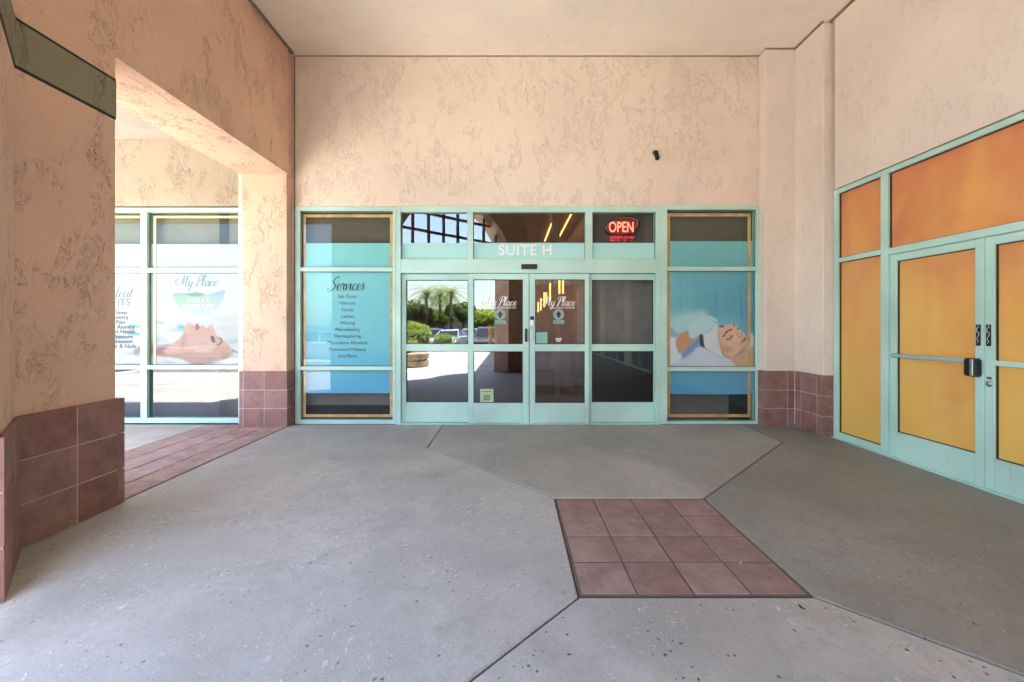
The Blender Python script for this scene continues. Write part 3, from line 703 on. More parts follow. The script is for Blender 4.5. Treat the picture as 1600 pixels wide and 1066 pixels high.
# bowl mark
bm_ = p.poly([(265,458),(272,458),(285,460),(300,458),(318,461),(335,458),(347,453),(346,466),(338,480),(325,490),(310,495),(296,494),(280,484),(269,472)], (140, 205, 180), .5, 0)
tt = np.clip((p.V-455)/40, 0, 1)[..., None]; hh = np.clip((p.U-264)/84, 0, 1)[..., None]
col = (np.array([120, 200, 140.])*(1-hh)+np.array([165, 205, 225.])*hh)*(1-tt)+np.array([225, 238, 240.])*tt
p.I = p.I*(1-bm_[..., None]*.95)+col/255*bm_[..., None]*.95
p.poly([(265,458),(280,457),(300,459),(290,461),(268,460)], (160, 165, 205), .6, .8); p.poly([(286,460),(302,456),(316,460),(305,463),(292,462)], (90, 165, 130), .6, .9)
p.poly([(318,460),(335,455),(347,453),(345,458),(330,461)], (150, 170, 215), .6, .6)
# swimmer
p.poly(Q([(360,870),(420,820),(520,810),(620,840),(1080,860),(1140,880),(1040,960),(900,1000),(760,1008),(640,960),(500,930),(400,920)]), (178, 112, 98), 1.4, .75)
p.poly(Q([(330,800),(400,820),(460,840),(430,900),(330,900)]), (150, 105, 105), 1.5, .7)
sk = p.poly(Q([(440,872),(520,810),(600,752),(640,690),(652,630),(675,595),(705,590),(740,606),(757,618),(770,600),(788,604),(796,624),(806,634),(832,618),(852,632),(868,642),(888,628),(905,612),(928,617),(945,655),(962,705),(985,728),(1020,745),(1060,780),(1098,822),(1124,870),(1110,902),(1010,922),(850,930),(640,925),(500,905)]), (232, 184, 164), .5, 1)
p.poly(Q([(655,640),(668,720),(655,830),(640,860),(600,860),(640,740)]), (196, 140, 120), 1.6, .6, clip=sk)
p.poly(Q([(1000,790),(1090,830),(1120,880),(960,920),(880,860)]), (226, 160, 140), 3, .6, clip=sk)
p.poly(Q([(520,900),(760,880),(1110,890),(1100,930),(560,930)]), (188, 130, 116), 1.5, .6, clip=sk)
p.ell(*Q([(760,770)])[0], 13, 9, (244, 206, 190), 4, .6, clip=sk)
p.poly(Q([(762,602),(786,606),(796,628),(786,655),(770,662),(764,640)]), (176, 70, 78), .45, 1)
p.line(Q([(800,632),(770,664)]), 1.1, (110, 44, 48), .4, .9)
p.line(Q([(880,640),(905,618),(925,650)]), .7, (250, 226, 214), .5, .8)
p.line(Q([(870,660),(885,672),(902,640)]), .8, (180, 120, 106), .5, .8)
p.poly(Q([(914,722),(944,730),(952,784),(920,778)]), (70, 38, 34), .5, 1)
p.line(Q([(945,775),(968,795)]), .7, (90, 56, 50), .4, .9)
p.line(Q([(978,812),(1012,795),(1020,762),(998,742)]), 2.1, (98, 62, 56), .35, 1)
p.line(Q([(1125,860),(1160,880),(1200,885)]), 1.6, (88, 84, 88), .6, .8)
p.over(np.clip(fbm(p, (.12, .7), 15)*1.3-.55, 0, 1)*np.clip((p.V-552)/8, 0, 1), (244, 248, 250), .85)
p.over(np.clip(fbm(p, (.10, .6), 25)*1.3-.7, 0, 1)*np.clip((p.V-558)/8, 0, 1), (120, 190, 200), .7)
p.poly(Q([(150,860),(220,820),(270,830),(230,880),(180,920),(150,900)]), (140, 130, 135), 1.2, .7)
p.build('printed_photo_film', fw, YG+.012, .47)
script('My Place', .150, X(306), Z(447), YG+.009, simple('silver teal ink', lin(92, 130, 136), .4), fw, w0=.05, w1=.13, sx=.90)
tw = M['white']
text('FLOAT', .078, X(306), Z(471.5), YG+.009, tw, fw, space=1.5, bold=.002)
text('THERAPY', .078, X(306), Z(481.8), YG+.009, tw, fw, space=1.5, bold=.002)
script('Heat', .15, X(184), Z(464), YG+.009, M['inkgrey'], fw, w0=.05, w1=.14)
text('BENEFITS', .15, X(199.5), Z(477.5), YG+.009, M['inkgrey'], fw, align='RIGHT', bold=.003)
sheet(150, 205, 481.8, 482.4, YG+.009, 'inkgrey', fw, 'underline')
for i, (s_, uu) in enumerate([('Sleep', 194), ('Recovery', 196), ('Pain', 191), ('Anxiety', 206), ('Heart Health', 207), ('Blood Pressure', 203), ('Depression', 203), ('Hair & Nails', 208)]):
    text(s_, .082, X(uu), Z(491+i*7.6), YG+.009, M['ink'], fw, align='RIGHT', bold=.001)
sheet(95, 378, 326, 381, YG+.10, simple('sage roller shade', (.17, .18, .12), .85), fw, 'roller_shade')
sheet(333, 348, 327, 381, YG+.09, 'dark_in', fw, 'shade_post'); sheet(333, 348, 572, 656, YG+.09, 'dark_in', fw, 'shade_post')
sheet(95, 378, 560, 660, YG+.16, simple('blue grey blind', (.12, .15, .2), .8), fw, 'lower_blind')
for c0 in ((236, 240.5), ): 
    mb = MB(); y = YG+.004
    mb.face([(X(236), y, Z(573)), (X(240), y, Z(573)), (X(240), y, Z(336)), (X(236), y, Z(336))]); mb.face([(X(240), y, Z(340)), (X(373), y, Z(340)), (X(373), y, Z(336)), (X(240), y, Z(336))])
    mb.face([(X(216.5), y, Z(573)), (X(220), y, Z(573)), (X(220), y, Z(336)), (X(216.5), y, Z(336))]); mb.face([(X(101), y, Z(340)), (X(216.5), y, Z(340)), (X(216.5), y, Z(336)), (X(101), y, Z(336))])
    mb.build('gold_border', simple('pale gold tape', (.80, .66, .38), .45), fw)

# ------------------------------------------------------------------ door surround with transoms
dt = thing('door_surround', 'mint metal surround with three transom panes above the sliding doors', 'door frame', (X(826), YB, 0))
mb = MB(); frame_bars(mb, [(619.3, 626.5), (1024.5, 1030.7)], (322.5, 663), [(626.5, 1024.5, 322.5, 332), (626.5, 1024.5, 405, 427)])
frame_bars(mb, [(730.5, 739.5), (914.5, 925.5)], (332.05, 404.95), [])
mb.box(X(619.4), X(1030.6), YF0-.02, YF1, .001, .014)
mb.build('frame', M['mint'], dt, bevel=.003)
for a, b, g in ((626.5, 730.5, 'glass'), (739.5, 914.5, 'glass'), (925.5, 1024.5, 'glass_clear')):
    pane(a, b, 332, 405, dt, g); sheet(a-.5, b+.5, 379, 405.5, YG-.003, 'frost', dt, 'frosted_film')
text('SUITE H', .215, X(821), Z(398), YG-.006, M['white'], dt, bold=.006, sx=.98, space=1.06)
mb = MB(); mb.box(X(814.5), X(839), YF0-.03, YF0+.003, Z(421), Z(413.5)); mb.build('door_sensor', M['black'], dt, bevel=.004)
mb = MB(); mb.box(X(820), X(836), YF0-.0335, YF0-.029, Z(419.5), Z(415)); mb.build('sensor_lens', M['blackm'], dt)
sheet(923, 1029, 329, 406, YG+.21, 'shade_grey', dt, 'roller_shade')
sheet(923, 1029, 406, 545, YG+.21, simple('light grey blind', (.17, .16, .15), .8, sc=4), dt, 'door_blind')
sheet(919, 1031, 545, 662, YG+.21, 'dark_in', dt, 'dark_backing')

def leaf(label, u0, u1, g0, g1, dy, group='sliding glass doors', gm=('glass', 'glass'), rail=True):
    t = thing('sliding_door', label, 'door', (X((u0+u1)/2), YB, 0), group)
    mb = MB(); y0 = YF0+dy; y1 = y0+.045
    mb.box(X(u0), X(g0), y0, y1, .016, Z(427.8)); mb.box(X(g1), X(u1), y0, y1, .016, Z(427.8))
    for a, b in ((427.9, 437), (538, 549), (629.5, 660.5)): mb.box(X(g0)+.0005, X(g1)-.0005, y0+.002, y1-.002, max(.017, Z(b)), Z(a))
    mb.build('frame', M['mint'], t, bevel=.003)
    mb = MB(); gy = y0+.012
    for a, b in ((437, 538), (549, 629.5)):
        for q in ((g0, g0+.9, a, b), (g1-.9, g1, a, b), (g0+.9, g1-.9, a, a+.9), (g0+.9, g1-.9, b-.9, b)): mb.box(X(q[0]), X(q[1]), gy, gy+.02, Z(q[3]), Z(q[2]))
    mb.build('gasket', M['gasket'], t)
    pane(g0, g1, 437, 538, t, gm[0], gy+.016); pane(g0, g1, 549, 629.5, t, gm[1], gy+.0162)
    return t, gy+.016
l1, y_ = leaf('fixed side panel of the sliding doors, leftmost, glass reflecting palms and parking', 626.9, 731.8, 633.5, 731, .055)
l2, y2 = leaf('left sliding door leaf with black pull handle and pale notice in its lower glass', 732.3, 826.3, 740, 817, .0)
l3, y3 = leaf('right sliding door leaf with white salon lettering, arrow sticker and keypad lock', 827.3, 920.3, 836, 913.5, .0)
l4, y4 = leaf('fixed side panel of the sliding doors, rightmost, dark glass', 921.0, 1024.2, 925.5, 1022.5, .055, gm=('glass_clear', 'glass_dark'))
def sticker(t, uc, y, m='white'):
    script('My Place', .118, X(uc+1), Z(477.5), y-.004, M['white'], t, w0=.05, w1=.12, sx=.93)
    text('WELLNESS CENTER', .042, X(uc+5.5), Z(482.5), y-.004, M['white'], t)
    c = simple('sage sticker', lin(140, 165, 158), .5); cx, cz, r = X(uc), Z(491.5), .078
    mb = MB(); mb.plate([(cx+r*math.cos(a*.2618), cz+r*math.sin(a*.2618)) for a in range(24)], y-.0035, y-.003); mb.box(cx-.078, cx+.078, y-.0035, y-.003, Z(506.5), Z(501.5)+.008); mb.build('arrow_sticker', c, t)
    mb = MB(); mb.plate([(cx, cz+.052), (cx+.045, cz-.008), (cx+.018, cz-.008), (cx+.018, cz-.045), (cx-.018, cz-.045), (cx-.018, cz-.008), (cx-.045, cz-.008)], y-.0046, y-.004); mb.build('arrow_mark', M['black'], t)
    mb = MB(); 
    for k in range(2): mb.box(cx-.06, cx+.06, y-.0046, y-.004, Z(503.4+k*1.6)-.002, Z(503.4+k*1.6)+.002)
    mb.build('sticker_print', M['inkgrey'], t)
sticker(l3, 873, y3)
sticker(l2, 781.5, y2)
mb = MB(); mb.box(X(868), X(878), y3-.0046, y3-.004, Z(530.5), Z(528.8)); mb.box(X(869.5), X(876.5), y3-.0046, y3-.004, Z(533.6), Z(532)); mb.build('small_print', M['white'], l3)
sheet(838, 855, 519.5, 536.5, y3-.003, simple('mint notice', lin(150, 205, 190), .5), l3, 'notice')
mb = MB()
for v in (522.5, 525, 528.3, 531, 533.6): mb.box(X(840), X(853), y3-.0046, y3-.004, Z(v)-.0015, Z(v)+.0025)
mb.build('notice_print', M['inkgrey'], l3)
sheet(750, 771, 608, 629, y2-.003, simple('pale green notice', lin(190, 205, 170), .5), l2, 'notice')
mb = MB(); mb.box(X(753), X(768), y2-.0046, y2-.004, Z(613), Z(611)); mb.box(X(755), X(766), y2-.0046, y2-.004, Z(626), Z(617)); mb.build('notice_print', simple('green print', lin(130, 160, 110), .5), l2)
yf = YF0
mb = MB(); mb.box(X(820), X(823.6), yf-.035, yf-.012, Z(534), Z(513.5)); mb.box(X(820.5), X(823), yf-.013, yf+.002, Z(516.5), Z(514.5)); mb.box(X(820.5), X(823), yf-.013, yf+.002, Z(533), Z(531)); mb.build('pull_handle', M['black'], l2, bevel=.005)
mb = MB(); mb.box(X(828.3), X(834), yf-.02, yf+.002, Z(500), Z(494.5)); mb.build('keypad', M['black'], l3, bevel=.003)
mb = MB(); mb.box(X(828.6), X(833.7), yf-.026, yf+.002, Z(508.5), Z(500.3)); mb.build('lock_body', M['white'], l3, bevel=.004)
mb = MB(); mb.box(X(827.9), X(832.3), yf-.03, yf-.008, Z(532), Z(516)); mb.box(X(828.5), X(831.5), yf-.009, yf+.002, Z(529), Z(519)); mb.build('pull_handle', simple('pale metal', (.75, .76, .78), .3), l3, bevel=.006)

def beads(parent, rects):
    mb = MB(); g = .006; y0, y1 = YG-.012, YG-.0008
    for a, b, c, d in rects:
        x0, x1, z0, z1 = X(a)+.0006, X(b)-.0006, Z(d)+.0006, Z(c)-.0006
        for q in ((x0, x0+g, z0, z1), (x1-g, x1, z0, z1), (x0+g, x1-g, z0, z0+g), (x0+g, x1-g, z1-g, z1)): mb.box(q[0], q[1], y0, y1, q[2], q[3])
    mb.build('bead_shadow_line', M['mint_shade'], parent)  # beads toned dark to paint the shadow line round the panes
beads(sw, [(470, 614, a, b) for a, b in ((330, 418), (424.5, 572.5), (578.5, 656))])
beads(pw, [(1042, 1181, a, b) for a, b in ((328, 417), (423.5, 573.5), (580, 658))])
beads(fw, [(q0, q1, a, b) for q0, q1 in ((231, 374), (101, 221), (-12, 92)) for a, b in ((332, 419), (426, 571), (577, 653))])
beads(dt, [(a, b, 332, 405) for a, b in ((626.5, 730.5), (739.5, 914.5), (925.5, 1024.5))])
for lab, gx, gy, a_, sz, cc in (('tiny yellow dry leaf on the brown pavers', 1157, 881, .6, .016, (.5, .36, .06)), ('small dark dry leaf on the grey concrete near the pavers', 1253, 951, 1.9, .02, (.05, .035, .025))):
    yy = F*CH/(gy-HZ); xx = (gx-CX)/F*yy; mb = MB(); n_ = 8; ring = []
    for k in range(n_):
        t_ = 2*math.pi*k/n_; px_, py_ = sz*math.cos(t_), sz*.42*math.sin(t_); ring.append((xx+px_*math.cos(a_)-py_*math.sin(a_), yy+px_*math.sin(a_)+py_*math.cos(a_), .003+.006*abs(math.cos(t_))))
    mb.quads(ring+[(xx, yy, .0035)]+[(q[0], q[1], q[2]+.0012) for q in ring]+[(xx, yy, .0047)], [((k+1) % n_, k, n_) for k in range(n_)]+[(k+n_+1, (k+1) % n_+n_+1, 2*n_+1) for k in range(n_)]+[(k, (k+1) % n_, (k+1) % n_+n_+1, k+n_+1) for k in range(n_)])
    tag(mb.build('fallen_leaf', simple('dry leaf '+lab[:10], cc, .8), org=(xx, yy, 0)), lab, 'leaf')
# OPEN sign
sg = thing('open_sign', 'lit red OPEN sign with black oval casing hanging behind the right transom', 'sign', (X(974), YG+.09, Z(355)))
def S(pts): return [(X(920+a/11.43), Z(320+b/11.43)) for a, b in pts]
def sm(pts): return [tuple(q) for q in cr([Vector(p_) for p_ in S(pts+[pts[0]])], 6)[:-1]]
MB().plate(sm([(300,400),(340,320),(450,230),(600,185),(760,175),(890,205),(955,270),(960,340),(900,440),(850,520),(825,600),(820,720),(415,720),(400,600),(375,540),(310,470)]), YG+.07, YG+.09).build('casing', M['black'], sg, bevel=.004)
MB().plate(sm([(345,410),(370,330),(480,260),(640,225),(800,225),(890,260),(905,330),(860,430),(760,490),(600,505),(440,490),(370,460)]), YG+.064, YG+.0705).build('sign_face', M['redpanel'], sg)
q = S([(615, 460)])[0]
text('OPEN', .215, q[0], q[1], YG+.060, M['neon'], sg, bold=.004, sx=.66, space=1.0)
q = S([(625, 590)])[0]; text('BUSINESS HOURS', .050, q[0], q[1]+.01, YG+.066, M['neon_dim'], sg, bold=.002, sx=.92)
q = S([(620, 640)])[0]; text('MON 10 : 6', .045, q[0], q[1]+.008, YG+.066, M['neon_dim'], sg, bold=.002, space=1.5)
mb = MB(); ring = S([(345+0,420),(340,360),(480,240),(640,205),(800,205),(900,250),(910,320),(870,380)]); P = cr([Vector(a) for a in ring], 6)
for a, b in zip(P[:-1], P[1:]): mb.tube((a.x, YG+.062, a.y), (b.x, YG+.062, b.y), .004, n=6)
mb.build('neon_ring', simple('grey tube', (.5, .5, .54), .3), sg)

mb = MB(); mb.box(fu(462), fu(1188), YF0-.012, YF0-.0005, .0005, .004); mb.box(XR-.034, XR-.0215, 1.87, 5.334, .0005, .004)
struct(mb.build('sill_strip_floor', M['soil']))  # thin dark strip along the foot of the frames
# security camera
sc_ = thing('security_camera', 'small black cylindrical security camera on the cream wall above the doors', 'camera', (X(1023), YB, Z(246)))
cxx, czz = X(1022.5), Z(246)
mb = MB(); mb.lathe([(.0, 0), (.024, 0), (.03, .006), (.03, .03), (.0, .03)], 0, 0, 16)
mb.v = [(x+cxx, YB-z, y+czz+.062) for x, y, z in mb.v]; mb.build('wall_mount', M['black'], sc_, smooth=False)
MB().tube((cxx, YB-.02, czz+.062), (cxx, YB-.075, czz+.055), .011, n=8).build('arm', M['black'], sc_)
mb = MB(); mb.tube((cxx-.008, YB-.075, czz+.052), (cxx+.010, YB-.105, czz-.068), .031, .031, 18); mb.build('housing', M['black'], sc_, bevel=.004)
MB().tube((cxx+.010, YB-.105, czz-.0685), (cxx+.0105, YB-.106, czz-.072), .02, .02, 14).build('lens', M['blackm'], sc_)

# ------------------------------------------------------------------ right side orange doors, plane x = XR, looking -x
def rbox(mb, y0, y1, z0, z1, d0=-.02, d1=.08): mb.box(XR+d0, XR+d1, y0, y1, z0, z1)
rs = thing('door_surround', 'mint metal surround with orange filmed sidelights and transom around the right hand double doors', 'door frame', (XR, 3.6, 0))
mb = MB()
for a, b in ((5.335, 5.265), (4.655, 4.565), (2.715, 2.625), (1.935, 1.865)): rbox(mb, a, b, .012, 3.112)
for a, b in ((5.265, 4.655), (4.565, 2.715), (2.625, 1.935)):
    rbox(mb, a-.0005, b+.0005, 3.055, 3.110, -.018, .078)
for a, b in ((5.265, 4.655), (2.625, 1.935)): rbox(mb, a-.0005, b+.0005, 2.195, 2.25, -.018, .078); rbox(mb, a-.0005, b+.0005, .013, .085, -.018, .078)
rbox(mb, 4.565-.0005, 2.715+.0005, 2.175, 2.245, -.018, .078)
rbox(mb, 5.335, 1.865, 0.0005, .011, -.05, .08)
mb.build('frame', M['mint'], rs, bevel=.003)
def rpane(parent, y0, y1, z0, z1, dx=.02, nm='film_pane'):
    mb = MB(); mb.box(XR+dx, XR+dx+.006, y1-.008, y0+.008, z0-.008, z1+.008); return mb.build(nm, M['orangep'], parent)
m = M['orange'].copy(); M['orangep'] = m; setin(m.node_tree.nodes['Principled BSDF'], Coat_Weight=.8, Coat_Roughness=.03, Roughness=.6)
def rgask(parent, y0, y1, z0, z1, dx):
    mb = MB(); g = .007
    for q in ((y0, y0-g, z0, z1), (y1+g, y1, z0, z1), (y0-g, y1+g, z0, z0+g), (y0-g, y1+g, z1-g, z1)): mb.box(XR+dx, XR+dx+.02, q[0], q[1], q[2], q[3])
    mb.build('gasket', M['gasket'], parent)
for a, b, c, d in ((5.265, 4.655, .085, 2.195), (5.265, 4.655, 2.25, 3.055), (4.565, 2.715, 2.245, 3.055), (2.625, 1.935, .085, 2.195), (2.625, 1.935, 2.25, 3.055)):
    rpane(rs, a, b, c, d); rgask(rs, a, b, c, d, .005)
def rleaf(label, ya, yb, la, lb):
    t = thing('glass_door', label, 'door', (XR, (ya+yb)/2, 0), 'orange double doors')
    mb = MB(); D = (-.008, .045)
    rbox(mb, ya, la, .016, 2.168, *D); rbox(mb, lb, yb, .016, 2.168, *D)
    rbox(mb, la-.0005, lb+.0005, 2.095, 2.166, D[0]+.002, D[1]-.002); rbox(mb, la-.0005, lb+.0005, .017, .285, D[0]+.002, D[1]-.002)
    mb.build('frame', M['mint'], t, bevel=.003)
    rpane(t, la, lb, .285, 2.095, .022); rgask(t, la, lb, .285, 2.095, .008)
    return t
d1 = rleaf('left leaf of the orange double doors with push bar ending in a black box', 4.555, 3.643, 4.475, 3.715)
d2 = rleaf('right leaf of the orange double doors with round steel lock, cut by the photo edge', 3.638, 2.725, 3.566, 2.805)
mb = MB(); mb.box(XR-.055, XR-.03, 3.76, 4.50, 1.080, 1.112); mb.box(XR-.031, XR-.006, 4.47, 4.505, 1.072, 1.12); mb.build('push_bar', mint('pale blue bar', lin(150, 190, 205)), d1, bevel=.004)
mb = MB(); mb.box(XR-.075, XR-.006, 3.655, 3.755, .965, 1.125); mb.build('latch_box', M['black'], d1, bevel=.012)
mb = MB(); mb.box(XR-.081, XR-.074, 3.668, 3.695, .972, 1.118); mb.build('latch_trim', M['steel'], d1, bevel=.003)
mb = MB(); mb.box(XR-.012, XR+.01, 2.80, 3.572, 1.072, 1.115); mb.build('mid_bar', M['mint'], d2, bevel=.003)
mb = MB(); mb.box(XR-.013, XR-.007, 3.585, 3.62, .955, .972); mb.build('lock_slot', M['blackm'], d2)
mb = MB(); mb.lathe([(.0, 0), (.026, 0), (.026, .008), (.019, .018), (.013, .02), (0, .02)], 0, 0, 20)
mb.v = [(XR-.008-z, 3.602+x, .915+y) for x, y, z in mb.v]; mb.build('lock_cylinder', M['steel'], d2)
for t, ya, yb in ((d1, 3.705, 3.668), (d2, 3.625, 3.588)):
    mb = MB(); mb.box(XR-.014, XR-.007, yb, ya, 1.235, 1.42); mb.build('name_plate', M['black'], t, bevel=.002)
    R3 = Matrix(((0,0,-1,0),(0,1,0,0),(1,0,0,0),(0,0,0,1)))   # vertical script, x->up
    # curling silver ornament
    mb = MB(); P = cr([Vector(a) for a in ((.012,.02),(.024,.035),(.012,.06),(.024,.085),(.028,.11),(.012,.12),(.012,.15),(.026,.16),(.02,.175))], 5)
    for a, b in zip(P[:-1], P[1:]): mb.tube((XR-.0155, ya-a.x, 1.237+a.y), (XR-.0155, ya-b.x, 1.237+b.y), .0028, n=5)
    mb.build('plate_scroll', M['steel'], t)

# further storefront windows in the corridor
for i, (a, b) in enumerate(((.9, -2.2), (-3.0, -6.4), (-7.2, -10.6))):
    t = thing('storefront_window', 'grey storefront window of the covered walkway behind the viewer', 'window', (XR, (a+b)/2, 0), 'storefront windows along the walkway')
    mb = MB(); n = 3; ww = (a-b)/n
    for k in range(n+1): y = a-k*ww; mb.box(XR-.02, XR+.08, y-(.06 if k < n else 0), y+(0 if k == 0 else .0), 0, 3.11) if k < n else mb.box(XR-.02, XR+.08, y, y+.06, 0, 3.11)
    for k in range(n):
        y0 = a-k*ww-.061; y1 = a-(k+1)*ww+(.001 if k < n-1 else .061)
        for z0, z1 in ((.001, .09), (2.19, 2.25), (3.05, 3.108)): mb.box(XR-.018, XR+.078, y1, y0, z0, z1)
    mb.build('frame', M['mint'], t, bevel=.003)
    mb = MB(); mb.box(XR+.02, XR+.026, b+.02, a-.02, .08, 3.06); mb.build('glass_pane', simple('pale blinds glass', (.25, .26, .25), .08), t)

# ------------------------------------------------------------------ lobby behind the doors
lob = thing('lobby_room', 'brown wood lined lobby seen dimly through the sliding door glass', 'room', (0, 9, 0), kind='thing')
mb = MB(); mb.box(-2.0, 1.7, 6.36, 13.3, -.05, .0); mb.build('wood_floor', M['woodfloor'], lob)
mb = MB(); mb.box(-2.0, 1.7, 13.3, 13.4, 0, 4.2); mb.box(-2.1, -2.0, 6.36, 13.4, 0, 4.2); mb.box(1.7, 1.8, 6.36, 13.4, 0, 4.2); mb.box(1.15, 1.65, 8.2, 13.2, 0, 2.3); mb.build('wood_wall', M['wood'], lob)
mb = MB(); mb.box(-2.1, 1.8, 6.36, 13.4, 4.05, 4.15); mb.build('lobby_ceiling', M['brown_ceiling'], lob)
mb = MB(); mb.box(.83, .95, 8.4, 8.9, 0, 4.04); mb.build('grey_column', M['greycol'], lob)
mb = MB(); mb.box(1.0, 1.028, 9.2, 13, 4.0, 4.045); mb.box(1.38, 1.40, 9.2, 13, 4.0, 4.045); mb.box(-.35, -.31, 7.4, 9.2, 4.0, 4.045); mb.build('light_strip', M['led'], lob)
for i, (u, v0, v1, y) in enumerate(((841, 472, 488, 11), (845, 466, 485, 10.5), (850.4, 457, 480, 9.8), (853.7, 457, 472, 9.7), (859.4, 443, 472, 9), (874, 430, 459, 8), (879.7, 430, 459, 8))):
    z0, z1 = fz(v1, y), fz(v0, y); x = fu(u, y)
    t = thing('pendant_lamp', 'slim glowing gold tube lamp hanging in the lobby', 'lamp', (x, y, z0), 'gold tube lamps in the lobby')
    MB().tube((x, y, z0), (x, y, z1), .019, n=10).build('glowing_tube', M['tube'], t)
    MB().tube((x, y, z1), (x, y, 4.05), .003, n=5).build('cord', M['black'], t)
# black-out walls added behind the storefronts so no sky light leaks in
mb = MB(); mb.box(-12, -2.15, 6.6, 6.7, 0, 4.2); mb.box(1.82, 4.3, 6.6, 6.7, 0, 4.2); struct(mb.build('blackout_wall', M['dark_in']))

# ------------------------------------------------------------------ world behind the camera
M['leaf1'] = simple('olive green leaves', (.17, .22, .08), .7, var=.4, sc=4)
M['leaf2'] = simple('dark green leaves', (.10, .15, .06), .7, var=.4, sc=3)
M['leaf3'] = simple('yellow green leaves', (.24, .29, .06), .7, var=.3, sc=3)
def leafmat(name, col):
    m = simple(name, col, .6, var=.35, sc=3); nt = m.node_tree; p = nt.nodes['Principled BSDF']; out = nt.nodes['Material Output']
    t = N(nt, 'ShaderNodeBsdfTranslucent'); t.inputs[0].default_value = (min(1, col[0]*1.5), min(1, col[1]*1.6), col[2], 1)
    mx = N(nt, 'ShaderNodeMixShader'); mx.inputs[0].default_value = .45
    nt.links.new(p.outputs[0], mx.inputs[1]); nt.links.new(t.outputs[0], mx.inputs[2]); nt.links.new(mx.outputs[0], out.inputs[0]); return m
M['leaf1'] = leafmat('olive green leaves', (.21, .27, .12)); M['leaf2'] = leafmat('dark green leaves', (.10, .15, .07)); M['leaf3'] = leafmat('yellow green leaves', (.28, .34, .09))
M['bark'] = simple('rough bark', (.12, .085, .06), .9, var=.3, sc=10, bmp=.6, bsc=30)
M['frond'] = leafmat('palm green', (.26, .31, .12))
M['pink'] = simple('pink petals', (.6, .06, .12), .6)
M['stone'] = simple('sandstone', (.45, .36, .26), .9, var=.15, sc=6, bmp=.4, bsc=30)
M['tyre'] = simple('tyre rubber', (.02, .02, .02), .8); M['rim'] = simple('alloy', (.5, .5, .52), .3, metal=.8)
M['carglass'] = simple('dark car glass', (.02, .025, .03), .05)
M['lamp'] = simple('lamp lens', (.7, .7, .7), .1); M['tail'] = simple('red lens', (.35, .01, .01), .15)
def leaves(c, r, n, size, flat=1.0, rnd=None, clumps=10):
    rnd = rnd or random; mb = MB(); c = Vector(c); cs = []
    for _ in range(clumps):
        d = Vector((rnd.gauss(0, 1), rnd.gauss(0, 1), rnd.gauss(0, 1))).normalized()*rnd.uniform(.35, .8)
        cs.append((Vector((d.x*r[0], d.y*r[1], d.z*r[2])), rnd.uniform(.28, .5)))
    for _ in range(n):
        cc, k = rnd.choice(cs); d = Vector((rnd.gauss(0, 1), rnd.gauss(0, 1), rnd.gauss(0, 1))).normalized()*rnd.uniform(.6, 1)**.5
        p_ = c+cc+Vector((d.x*r[0]*k, d.y*r[1]*k, d.z*r[2]*k))
        a = Vector((rnd.gauss(0, 1), rnd.gauss(0, 1), rnd.gauss(0, .7))).normalized()*size*rnd.uniform(.6, 1.3); b = a.orthogonal().normalized()*size*.55
        mb.face([p_-a, p_-b*.8, p_+a, p_+b*.8])
    return mb
def bush(x, y, r, h, m, label, n=1600, size=.09, group=None, flowers=False, z0=0, cat='shrub'):
    t = thing('garden_shrub', label, cat, (x, y, z0), group)
    mb = leaves((x, y, z0+h*.55), (r, r, h*.5), n, size, clumps=14); mb.build('foliage', m, t)
    mb = MB()
    for k in range(5): a = k*1.26; mb.tube((x, y, z0-.02), (x+math.cos(a)*r*.5, y+math.sin(a)*r*.5, z0+h*.6), .03, .012, 6)
    mb.build('stem', M['bark'], t)
    if flowers: struct(leaves((x, y, z0+h*.72), (r*.8, r*.8, h*.3), 140, .06).build('flowers', M['pink'], t), 'stuff')
def tree(x, y, h, r, m, label, group='trees beyond the parking'):
    t = thing('broad_tree', label, 'tree', (x, y, 0), group)
    mb = MB(); mb.tube((x, y, -.25), (x+.1, y, h*.5), .2, .12, 8)
    for k in range(6): a = k*1.05; mb.tube((x+.1, y, h*.42), (x+math.cos(a)*r*.6, y+math.sin(a)*r*.6, h*(.65+.05*k)), .09, .03, 6)
    mb.build('trunk', M['bark'], t)
    leaves((x, y, h*.66), (r, r, h*.36), 3200, .22, clumps=22).build('crown', m, t)
def palm(x, y, h, label):
    t = thing('palm_tree', label, 'palm', (x, y, 0), 'palms beyond the parking')
    mb = MB(); prof = [(.24, -.25), (.2, .4)]+[(.16+.02*(k % 2), h*k/12) for k in range(1, 13)]; mb.lathe(prof, x, y, 10); mb.build('trunk', M['bark'], t)
    mb = MB()
    for k in range(34):
        az = k*2.4; el = math.radians(75-k*3.4); L_ = 2.5*random.uniform(.85, 1.1); d = Vector((math.cos(az), math.sin(az), 0)); pts = []
        for s_ in range(9):
            q = s_/8; pts.append(Vector((x, y, h))+d*(L_*q*math.cos(el*(1-.4*q)))+Vector((0, 0, L_*(q*math.sin(el)-.55*q*q))))
        sd_ = Vector((-d.y, d.x, 0))
        for a, b in zip(pts[:-1], pts[1:]):
            for s2 in (-1, 1):
                for q in (0, .5):
                    o_ = a.lerp(b, q); o2 = o_+(b-a)*.28; ln = .55*(1-.4*abs(q)); tip = o_+sd_*s2*ln+(b-a)*.8+Vector((0, 0, -.16))
                    mb.face([o_, o2, tip])
    mb.build('crown', M['frond'], t)
